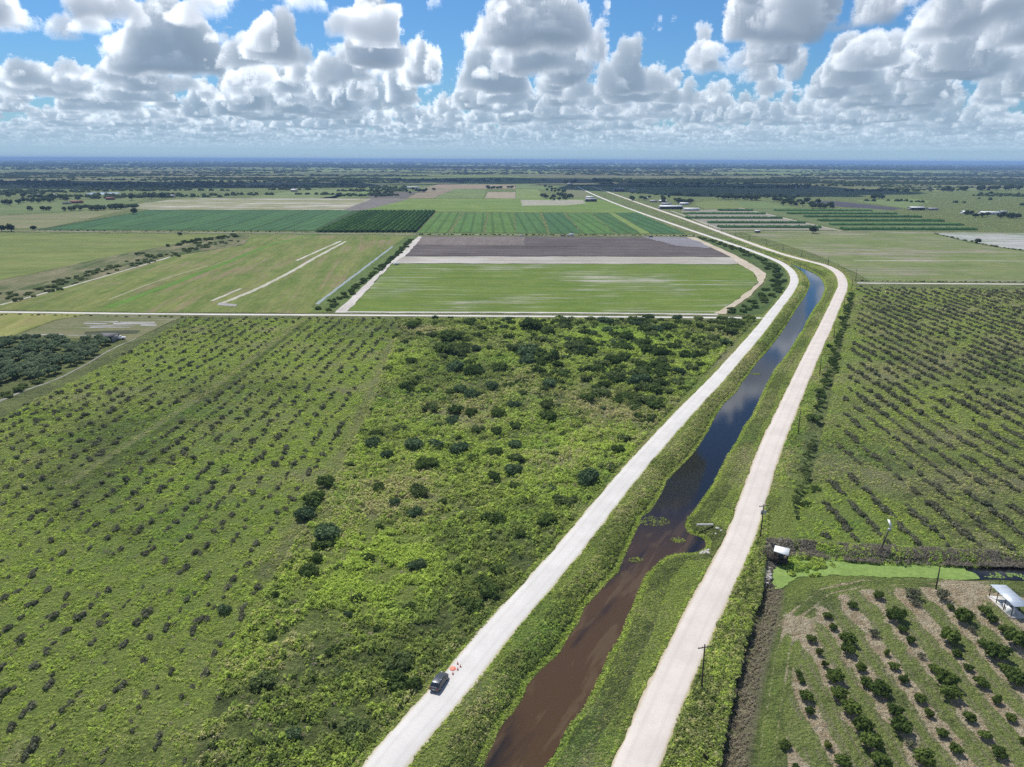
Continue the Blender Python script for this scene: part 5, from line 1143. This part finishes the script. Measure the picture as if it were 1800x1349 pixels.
b = MB(); n = 28; b.raw([(0, 0, .02)]+[(.52*cos(2*pi*i/n), .52*sin(2*pi*i/n), .015) for i in range(n)]+[(.52*cos(2*pi*i/n), .52*sin(2*pi*i/n), -.03) for i in range(n)], [(1+i, 1+n+i, 1+n+(i+1) % n, 1+(i+1) % n) for i in range(n)], [(0, 1+i, 1+(i+1) % n) for i in range(n)]); b.build('mat', plain('mat_orange', (.80, .25, .16), .7), e)
b = MB(); b.tube([(.50*cos(a*pi/14), .50*sin(a*pi/14), .015) for a in range(29)], .022, 5, False); b.build('rim', plain('mat_rim', (.75, .15, .08), .6), e)

# ------------------------------------------------------------ utility poles
M['pole'] = plain('weathered_pole', (.075, .062, .05), .9, var=.3); M['steel'] = plain('galvanised', (.48, .49, .50), .45, .6); M['ins'] = plain('porcelain', (.35, .33, .32), .3); M['tank'] = plain('grey_can', (.42, .44, .45), .5)
def pole(px, py, tx, ty, label, arm=False, can=0, lean=None, r=.15, group='utility poles along the right-hand road'):
    x, y = G(px, py); h = top_height(px, py, tx, ty); h = max(5, min(h, 13)); t = 0
    if tx != px: d = _f+_r*((tx-900)/FOC)-_u*((ty-674.5)/FOC); t = d[0]*y/d[1]-x
    z0 = zat(x, y)[0] if y < 900 else 0
    e = tag(empty('utility_pole', (x, y, z0)), label, 'pole', group)
    MB().tube([(0, 0, -.3), (t*.5, 0, h*.5), (t, 0, h-z0)], [r, r*.85, r*.65], 9).build('shaft', M['pole'], e)
    H_ = h-z0
    if arm:
        a = add('crossarm', MB().box((0, 0, 0), (2.3, .11, .13)).data('crossarm', M['pole']), e, (t*.96, -.12, H_-.45), .25)
        for s in (-1.05, -.45, .45, 1.05): MB().tube([(s, 0, .05), (s, 0, .12), (s, 0, .2), (s, 0, .26)], [.03, .07, .05, .02], 7).build('insulator', M['ins'], a)
        MB().tube([(-.7, -.02, -.02), (0, .05, -.6)], .02, 4).tube([(.7, -.02, -.02), (0, .05, -.6)], .02, 4).build('brace', M['steel'], a)
    else: MB().tube([(t, 0, H_-.03), (t, 0, H_+.10), (t, 0, H_+.2)], [.05, .08, .03], 7).build('insulator', M['ins'], e)
    for i in range(can):
        MB().tube([(t*.8-.35+.7*(i % 2), -.28, H_-2.4), (t*.8-.35+.7*(i % 2), -.28, H_-2.35), (t*.8-.35+.7*(i % 2), -.28, H_-1.5), (t*.8-.35+.7*(i % 2), -.28, H_-1.42)], [.2, .24, .24, .1], 12).build('transformer', M['tank'], e)
    return e
pole(1233, 1213, 1239, 1133, 'nearest utility pole with a crossarm, against the right edge of the right road', True)
pole(1336, 948, 1343, 886, 'utility pole with grey transformers left of the pump hut', True, 3)
PL = [(1403, 763, 1407, 722), (1440.7, 661.5, 1444, 628), (1466, 597, 1467.7, 570), (1483, 548, 1485, 523), (1497, 511, 1499, 488), (1504, 495, 1506, 472), (1455.7, 468, 1457, 451), (1409, 452, 1410, 439.5), (1376, 443, 1377, 429), (1347, 432, 1347.6, 422), (1317.7, 423, 1318.2, 413), (1292, 416, 1293, 406), (1268, 408.5, 1268.5, 400), (1245, 401, 1245.5, 393)]
WN = ['first', 'second', 'third', 'fourth', 'fifth', 'sixth', 'seventh', 'eighth', 'ninth', 'tenth', 'eleventh', 'twelfth', 'thirteenth', 'fourteenth']
for i, p in enumerate(PL): pole(*p, '%s bare utility pole beyond the one with transformers, along the right road' % WN[i], False, 0, r=.16 if i < 6 else .2)
pole(1406, 476, 1406, 467, 'short pole on the left bank where the canal bends', group=None)
pole(1645, 1036, 1653, 993, 'plain wooden pole between the duckweed pond and the citrus trees', group=None)
for i, (px, b_, t_) in enumerate([(798.5, 411, 401), (877, 411.5, 403), (1072.5, 412, 401), (950, 411.5, 404)]):
    pole(px, b_, px, t_, '%s slim pole on the hedge behind the tilled field, from the left' % ['first', 'second', 'fourth', 'third'][i], r=.16, group='slim poles on the hedge behind the tilled field')
# leaning pole with solar panel
x, y = G(1548, 967); e = tag(empty('solar_pole', (x, y, zat(x, y)[0])), 'leaning grey pole carrying a white tilted solar panel above the pond bank', 'pole')
h = top_height(1548, 967, 1562, 926); MB().tube([(0, 0, -.3), (.7, 0, h*.6), (1.15, 0, h)], [.17, .15, .13], 9).build('shaft', plain('grey_pole', (.10, .095, .09), .8), e)
pb = add('solar_panel', MB().box((0, 0, 0), (.6, 1.7, .06)).data('solar_panel', M['white']), e, (1.05, .1, h+.75)); pb.rotation_euler = (radians(38), radians(14), radians(12))
MB().tube([(1.15, 0, h), (1.08, .1, h+.72)], .05, 6).build('bracket', M['steel'], e)
MB().box((1.0, -.25, h-.55), (.55, .35, .5)).build('control_box', M['tank'], e); MB().box((1.35, .1, h-.75), (.4, .3, .35)).build('battery_box', M['tank'], e)

# ------------------------------------------------------------ pump hut on posts over the pond
M['tin'] = plain('white_tin', (.74, .75, .74), .4, var=.05); M['timber'] = plain('dark_timber', (.045, .036, .028), .9, var=.3); M['conc'] = plain('concrete', (.50, .48, .44), .9, var=.12); M['alu'] = plain('sheet_roof', (.60, .66, .72), .35, .3, var=.05)
A, B_, C_, D_ = [np.array(G(px, py, 1.5)) for px, py in Z5([(375, 664), (530, 700), (514, 766), (358, 716)])]
o = (A+B_+C_+D_)/4; e = tag(empty('pump_hut', (o[0], o[1], WZ)), 'small dark pump hut with a bright white tin roof over the duckweed', 'hut')
q = [A-o, B_-o, C_-o, D_-o]; zt = 1.5-WZ
V = [(p[0], p[1], zt+(.18 if i < 2 else 0)+k) for k in (0, .07) for i, p in enumerate(q)]
MB().raw(V, [(3, 2, 1, 0), (4, 5, 6, 7), (0, 1, 5, 4), (1, 2, 6, 5), (2, 3, 7, 6), (3, 0, 4, 7)]).build('roof', M['tin'], e)
for i, p in enumerate(q): pp = p*.86; MB().box((pp[0], pp[1], (zt-.6)/2+.0), (.16, .16, zt+.5)).build('post', M['timber'], e)
qq = [p*.92 for p in q]; fz = 1.15
MB().raw([(p[0], p[1], fz+k) for k in (-.12, 0) for p in qq], [(3, 2, 1, 0), (4, 5, 6, 7), (0, 1, 5, 4), (1, 2, 6, 5), (2, 3, 7, 6), (3, 0, 4, 7)]).build('floor', M['timber'], e)
for i in range(4):
    a_, c_ = qq[i], qq[(i+1) % 4]; b = MB()
    for hz in (fz+.5, fz+.95): b.tube([(a_[0], a_[1], hz), (c_[0], c_[1], hz)], .05, 4)
    b.build('rail', M['timber'], e)
MB().box((0, 0, fz+.5), (.9, .8, .9)).tube([(0, 0, fz), (.1, -.1, -.6)], .14, 8).build('pump', plain('pump_iron', (.05, .055, .06), .6), e)
# boardwalk from the road bank to the hut
w0 = np.array(G(*Z5([(245, 752)])[0], -.2)); w1_ = o+(q[3]+q[2])*.25+np.array([-.6, .3]); mid_ = (w0+w1_)/2; L = np.linalg.norm(w1_-w0); an = atan2(*(w1_-w0)[::-1])
e = tag(empty('boardwalk', (mid_[0], mid_[1], -.25), an), 'dark wooden walkway with rail leading from the bank to the pump hut', 'walkway')
b = MB(); nb_ = int(L/.3)
for i in range(nb_): b.box((-L/2+(i+.5)*L/nb_, 0, 0), (L/nb_*.82, 1.1, .06))
b.build('deck', M['timber'], e)
for s in (-.5, .5):
    for k in range(4): MB().box((-L/2+.2+k*(L-.4)/3, s, -.45), (.12, .12, 2.6)).build('post', M['timber'], e)
    MB().tube([(-L/2, s, .8), (L/2, s, .8)], .05, 5).build('handrail', M['timber'], e)

# ------------------------------------------------------------ open shelter at the right edge
z_ = 2.5; P4 = [np.array(G(px, py, z_)) for px, py in ((1740.6, 1028.3), (1767.8, 1030), (1812, 1067.8), (1782.8, 1067.2))]; o = sum(P4)/4
e = tag(empty('open_shelter', (o[0], o[1], 0)), 'long open shelter with a flat pale blue metal roof at the right edge', 'shelter'); q = [p-o for p in P4]
rf = MB().raw([(p[0], p[1], z_+k+(.0 if i in (0, 3) else .12)) for k in (0, .06) for i, p in enumerate(q)], [(3, 2, 1, 0), (4, 5, 6, 7), (0, 1, 5, 4), (1, 2, 6, 5), (2, 3, 7, 6), (3, 0, 4, 7)]).build('roof', M['alu'], e)
b = MB()
for i in range(1, 16): f = i/16; a_ = q[0]*(1-f)+q[3]*f; c_ = q[1]*(1-f)+q[2]*f; b.tube([(a_[0], a_[1], z_+.075), (c_[0], c_[1], z_+.195)], .018, 4, False)
b.build('roof_rib', M['alu'], rf)
for f in (.03, .34, .66, .97):
    for a_, c_ in ((q[0], q[3]), (q[1], q[2])): p = a_*(1-f)+c_*f; p = p*.97; MB().box((p[0], p[1], z_/2), (.11, .11, z_)).build('post', M['timber'], e)
sl = [p*1.0+(q[0]-q[1])*.04 for p in q]; MB().raw([(p[0], p[1], k) for k in (.02, .16) for p in sl], [(3, 2, 1, 0), (4, 5, 6, 7), (0, 1, 5, 4), (1, 2, 6, 5), (2, 3, 7, 6), (3, 0, 4, 7)]).build('slab', M['conc'], e)
def inside(f, g): a_ = P4[0]*(1-f)+P4[3]*f; c_ = P4[1]*(1-f)+P4[2]*f; return a_*(1-g)+c_*g
p = inside(.78, .22); t = tag(empty('water_tank', (p[0], p[1], .16)), 'white plastic water tank under the right end of the open shelter', 'tank')
MB().tube([(0, 0, 0), (0, 0, .06), (0, 0, 1.15), (0, 0, 1.35)], [.66, .7, .7, .45], 20).build('vessel', M['white'], t, smooth=False); MB().tube([(0, 0, 1.33), (0, 0, 1.45)], .2, 12).build('lid', M['plastic'], t)
p = inside(.62, .28); t = tag(empty('water_tank', (p[0], p[1], .16)), 'shorter white container left of the white water tank in the shelter', 'tank', None)
MB().box((0, 0, .55), (1.0, 1.0, 1.0)).build('vessel', M['white'], t); b = MB()
for s in (-.51, .51):
    for u in (-.5, 0, .5): b.tube([(s, u, .05), (s, u, 1.08)], .02, 4); b.tube([(u, s, .05), (u, s, 1.08)], .02, 4)
b.build('cage', M['steel'], t)
p = inside(.45, .35); t = tag(empty('pump_unit', (p[0], p[1], .16)), 'grey pump with pipes on the slab under the open shelter', 'pump')
MB().tube([(-.5, 0, .35), (.5, 0, .35)], .26, 12).box((0, 0, .08), (1.3, .6, .12)).build('motor', M['tank'], t); MB().tube([(.5, 0, .35), (.9, 0, .35), (.9, 0, 1.1), (.9, .9, 1.1)], .07, 7).build('pipe', M['steel'], t)
x, y = G(1753.5, 1034); MB().tube([(0, 0, -.2), (0, 0, 2.6)], .05, 6); t = tag(MB().tube([(0, 0, -.2), (0, 0, 1.4), (.02, 0, 2.6)], [.06, .05, .05], 6).build('fence_post', M['timber'], None, (G(1754, 1040)[0], G(1754, 1040)[1], 0)), 'thin dark post behind the far corner of the open shelter', 'post')
# culvert pipe and stones by the canal
a_ = np.array(G(1224.5, 925)); c_ = np.array(G(1253, 925.5)); 
b = MB().tube([(a_[0], a_[1], .35), (c_[0], c_[1], .45)], .22, 14, False); b.tube([(a_[0], a_[1], .35), (c_[0], c_[1], .45)], .17, 14, False)
tag(b.build('culvert_pipe', plain('pale_pipe', (.62, .60, .58), .6)), 'pale grey pipe lying on the bank above the canal inlet', 'pipe')
def rock(seed, s):
    rs = np.random.RandomState(seed); n = 8; V = []
    for j in range(5):
        ph = pi*j/4
        for i in range(n): a = 2*pi*i/n; r = s*(.7+.5*rs.rand()); V.append((r*sin(ph)*cos(a)*1.2, r*sin(ph)*sin(a), r*cos(ph)*.6))
    return V, [(j*n+i, (j+1)*n+i, (j+1)*n+(i+1) % n, j*n+(i+1) % n) for j in range(4) for i in range(n)]
M['rock'] = plain('limestone', (.40, .38, .35), .95, var=.25)
RK = []
for i in range(5): V, Q = rock(i, 1.0); RK.append(MB().raw(V, Q).data('rock', M['rock']))
for i, (px, py, s) in enumerate([(1237, 962, .5), (1241, 957, .4), (1243, 966, .6), (1239, 970, .35), (1234, 968, .45), (1247, 960, .4), (1245, 972, .5), (1262, 930, .5), (1268, 934, .35), (1259, 936, .3)]):
    x, y = G(px, py); o_ = add('rock', RK[i % 5], None, (x, y, zat(x, y)[0]+.08), i*1.3, s); tag(o_, 'pale stone on the bank beside the canal inlet and pipe', 'rock', 'pale stones beside the canal inlet')
# stones of the rubble on the bank by the hut
rs = np.random.RandomState(4); P_ = GP(Z5([(180, 860), (330, 830), (345, 940), (300, 1010), (200, 960)]))
sx_, sy_ = spots(60, P_, rs=rs)
for x, y in zip(sx_, sy_): o_ = add('rubble_stone', RK[rs.randint(5)], None, (x, y, max(zat(x, y)[0], -1.3)+.15), rs.rand()*6, .16+.2*rs.rand()); tag(o_, 'grey rubble stone on the steep bank below the pump hut', 'rock', 'grey rubble stones below the pump hut')

# ------------------------------------------------------------ farm buildings and vehicles far off
WALL = {'white': plain('white_wall', (.62, .62, .60), .7), 'tan': plain('tan_wall', (.38, .33, .27), .8), 'grey': plain('grey_wall', (.30, .30, .30), .8), 'red': plain('rust_wall', (.20, .08, .06), .8)}
ROOF = {'white': plain('white_roof', (.74, .75, .76), .5, var=.06), 'grey': plain('grey_roof', (.34, .35, .37), .6), 'dark': plain('dark_roof', (.09, .09, .095), .7), 'red': plain('rust_roof', (.24, .10, .07), .8)}
M['dark'] = plain('dark_opening', (.02, .02, .022), .6)
def building(px, py, wpx, label, dep=9, h=3.2, rise=1.2, wall='white', roof='white', rz=0.0, openfront=False, name='farm_building', cat='building'):
    x, y = G(px, py); Wd = wpx/FOC*hypot(y, H); e = tag(empty(name, (x, y+dep/2, 0), rz), label, cat)
    b = MB()
    if openfront:
        for k in range(int(Wd/5)+2): MB().box((-Wd/2+.2+k*(Wd-.4)/(int(Wd/5)+1), -dep/2+.2, h/2), (.3, .3, h)).build('post', WALL[wall], e)
        b.box((0, dep/2-.15, h/2), (Wd, .3, h)); b.box((-Wd/2+.15, .0, h/2), (.3, dep-.28, h)); b.box((Wd/2-.15, .0, h/2), (.3, dep-.28, h))
    else: b.box((0, 0, h/2), (Wd, dep, h))
    b.build('wall', WALL[wall], e)
    hw, hd = Wd/2+.5, dep/2+.5
    V = [(-hw, -hd, h+.02), (hw, -hd, h+.02), (hw, 0, h+rise), (-hw, 0, h+rise), (-hw, hd, h+.02), (hw, hd, h+.02)]; V += [(a, b_, c-.15) for a, b_, c in V]
    MB().raw(V, [(0, 1, 2, 3), (3, 2, 5, 4), (7, 6, 9, 8), (8, 9, 10, 11), (1, 0, 6, 7), (4, 5, 11, 10)], [(0, 3, 9), (0, 9, 6), (3, 4, 10), (3, 10, 9), (2, 1, 7), (2, 7, 8), (5, 2, 8), (5, 8, 11)]).build('roof', ROOF[roof], e)
    if not openfront:
        MB().box((-Wd*.12, -dep/2-.03, 1.05), (1.1, .08, 2.1)).build('door', M['dark'], e)
        for k in (-.36, .14, .34): MB().box((Wd*k, -dep/2-.03, 1.7), (1.3, .08, 1.0)).build('window', M['dark'], e)
    return e
building(1039, 355, 19, 'open sided shed with pale roof at the left of the canal road', 16, 5, 1.5, 'grey', 'grey', openfront=True)
building(1037, 349.5, 12, 'small white roofed house just behind the open shed', 10, 3.5, 1.5)
building(726, 332.2, 20, 'long low white building among the far tan plots', 14, 5, 1)
building(1002, 326, 9, 'tiny grey shed left of the far end of the roads', 12, 5, 2, 'grey', 'grey')
building(1089, 337, 18, 'dark walled barn right of the roads in the far fields', 18, 6, 2, 'grey', 'grey', openfront=True); building(1113, 338, 11, 'grey barn right of the dark walled barn', 14, 5, 2, 'grey', 'grey')
building(1149, 356, 12, 'small cottage left of the white farm sheds', 9, 3, 1.5, 'tan', 'grey'); building(1165, 356, 12, 'middle cottage above the large white shed', 9, 3, 1.5, 'tan', 'white'); building(1180, 368, 38, 'largest white roofed shed beside the canal road', 18, 4.5, 1.5, 'grey', 'white', openfront=True); building(1203, 361, 14, 'short white house behind the largest shed', 9, 3.4, 1.5); building(1172, 361, 16, 'low grey roofed house behind the left end of the largest shed', 9, 3, 1.3, 'white', 'grey')
building(1216, 371, 26, 'white shed just right of the largest shed by the canal road', 10, 3.5, 1.2); building(1135, 351, 7, 'tiny pale house at the far left of the farm group', 8, 3, 1.5)
building(1614, 370, 24, 'white roofed open barn below the far right wood', 14, 4.5, 1.2, 'grey', 'white', openfront=True); building(1641, 370, 16, 'long low grey shed right of the white open barn', 10, 3, 1, 'grey', 'grey')
building(1702, 377, 17, 'white house at the left of the houses by the right edge', 10, 3.4, 1.8); building(1742, 378, 32, 'longest white roofed house by the right edge', 12, 3.6, 1.5, 'white', 'white'); building(1784, 382, 15, 'white house with steep roof nearest the right edge', 10, 3.4, 2.4); building(1765, 376, 10, 'small tan house between the white houses by the right edge', 9, 3, 1.6, 'tan', 'grey')
building(1332, 410, 8, 'tiny dark shed with pale roof at the near corner of the crop strips', 4, 2.6, .5, 'grey', 'white')
building(64, 346.5, 7, 'left white house of the far left farmstead', 12, 4, 2); building(92, 346.3, 6, 'right white house of the far left farmstead', 12, 4, 2); building(132, 358, 17, 'low dark rust roofed barn on the far left', 12, 3.6, 1.5, 'red', 'red'); building(115, 359.5, 10, 'flat dark shed left of the rust roofed barn', 10, 3, .6, 'grey', 'dark'); building(302, 347.5, 7, 'tiny tan barn above the pale sandy field', 10, 4, 1.5, 'tan', 'grey'); building(192, 352, 12, 'low rust coloured barn left of the lone rounded tree', 10, 4, 1.5, 'red', 'red')
building(516, 337.5, 9, 'small pale barn behind the far left tan plots', 14, 5, 2, 'tan', 'white')
building(185, 602, 26, 'dark flat roofed hut beside the leafy grove at the left', 6.5, 2.7, .35, 'grey', 'dark', openfront=True, name='flat_roofed_hut', cat='hut')
def vehicle(px, py, L, kind, label, col, rz=0):
    x, y = G(px, py); e = tag(empty('farm_truck' if kind else 'pickup_truck', (x, y, .2), rz), label, 'truck'); m = plain('vehicle_paint', col, .4)
    if kind: MB().box((.9, 0, 1.9), (L-2.6, 2.4, 2.4)).build('cargo_box', m, e); MB().box((-L/2+.9, 0, 1.35), (1.8, 2.3, 1.9), taper=.85).build('cab', plain('cab_paint', (.5, .5, .5), .4), e); MB().box((-L/2+.35, 0, 1.75), (.6, 2.1, .7)).build('windscreen', M['glass'], e)
    else: MB().box((0, 0, .75), (L, 1.9, .7), taper=.95).build('body', m, e); MB().box((-.3, 0, 1.35), (2.0, 1.75, .7), taper=.8).build('cab', m, e); MB().box((-.3, 0, 1.33), (2.06, 1.6, .42), taper=.85).build('windows', M['glass'], e)
    for sx2 in (-L*.33, L*.33):
        for s in (-1, 1): MB().tube([(sx2, s*.80, .38), (sx2, s*1.0, .38)], .38, 12).build('wheel', M['rubber'], e)
    return e
vehicle(1003, 416.5, 8, 1, 'white box truck parked on the hedge lane behind the tilled field', (.72, .72, .72)); vehicle(1144, 418, 4.6, 0, 'dark pickup at the edge of the plastic covered rows', (.05, .06, .07)); vehicle(916, 415.8, 4.6, 0, 'pale pickup on the lane behind the tilled field, left of the box truck', (.6, .6, .6)); vehicle(990, 416, 4.6, 0, 'dark pickup just left of the white box truck', (.06, .06, .07))
vehicle(211, 597.5, 4.8, 0, 'white pickup parked right of the dark flat roofed hut', (.75, .75, .75), .2); vehicle(696.5, 466, 4.6, 0, 'white pickup on the sandy track at the corner of the bright field', (.75, .75, .75), .9)
x, y = G(237, 592)

# smoke from the small field fire, then the haze of the whole plain
def vol(name, V, Q, col, dens, an=0.):
    m = bpy.data.materials.new(name); m.use_nodes = True; n = NT(m.node_tree); v = n.n('ShaderNodeVolumePrincipled', {'Color': (*col, 1), 'Density': dens, 'Anisotropy': an}); n.t.links.new(v.outputs[0], n.n('ShaderNodeOutputMaterial').inputs['Volume'])
    return add(name, mesh_data(name, V, np.array(Q), m))
HB = 69000.0
V = [(a*HB*1.9, b*HB, c) for c in (-4, 99) for a, b in ((-1, -1), (1, -1), (1, 1), (-1, 1))]
tag(vol('haze', V, [(3, 2, 1, 0), (4, 5, 6, 7), (0, 1, 5, 4), (1, 2, 6, 5), (2, 3, 7, 6), (3, 0, 4, 7)], (.36, .58, .95), 8e-5), kind='stuff')
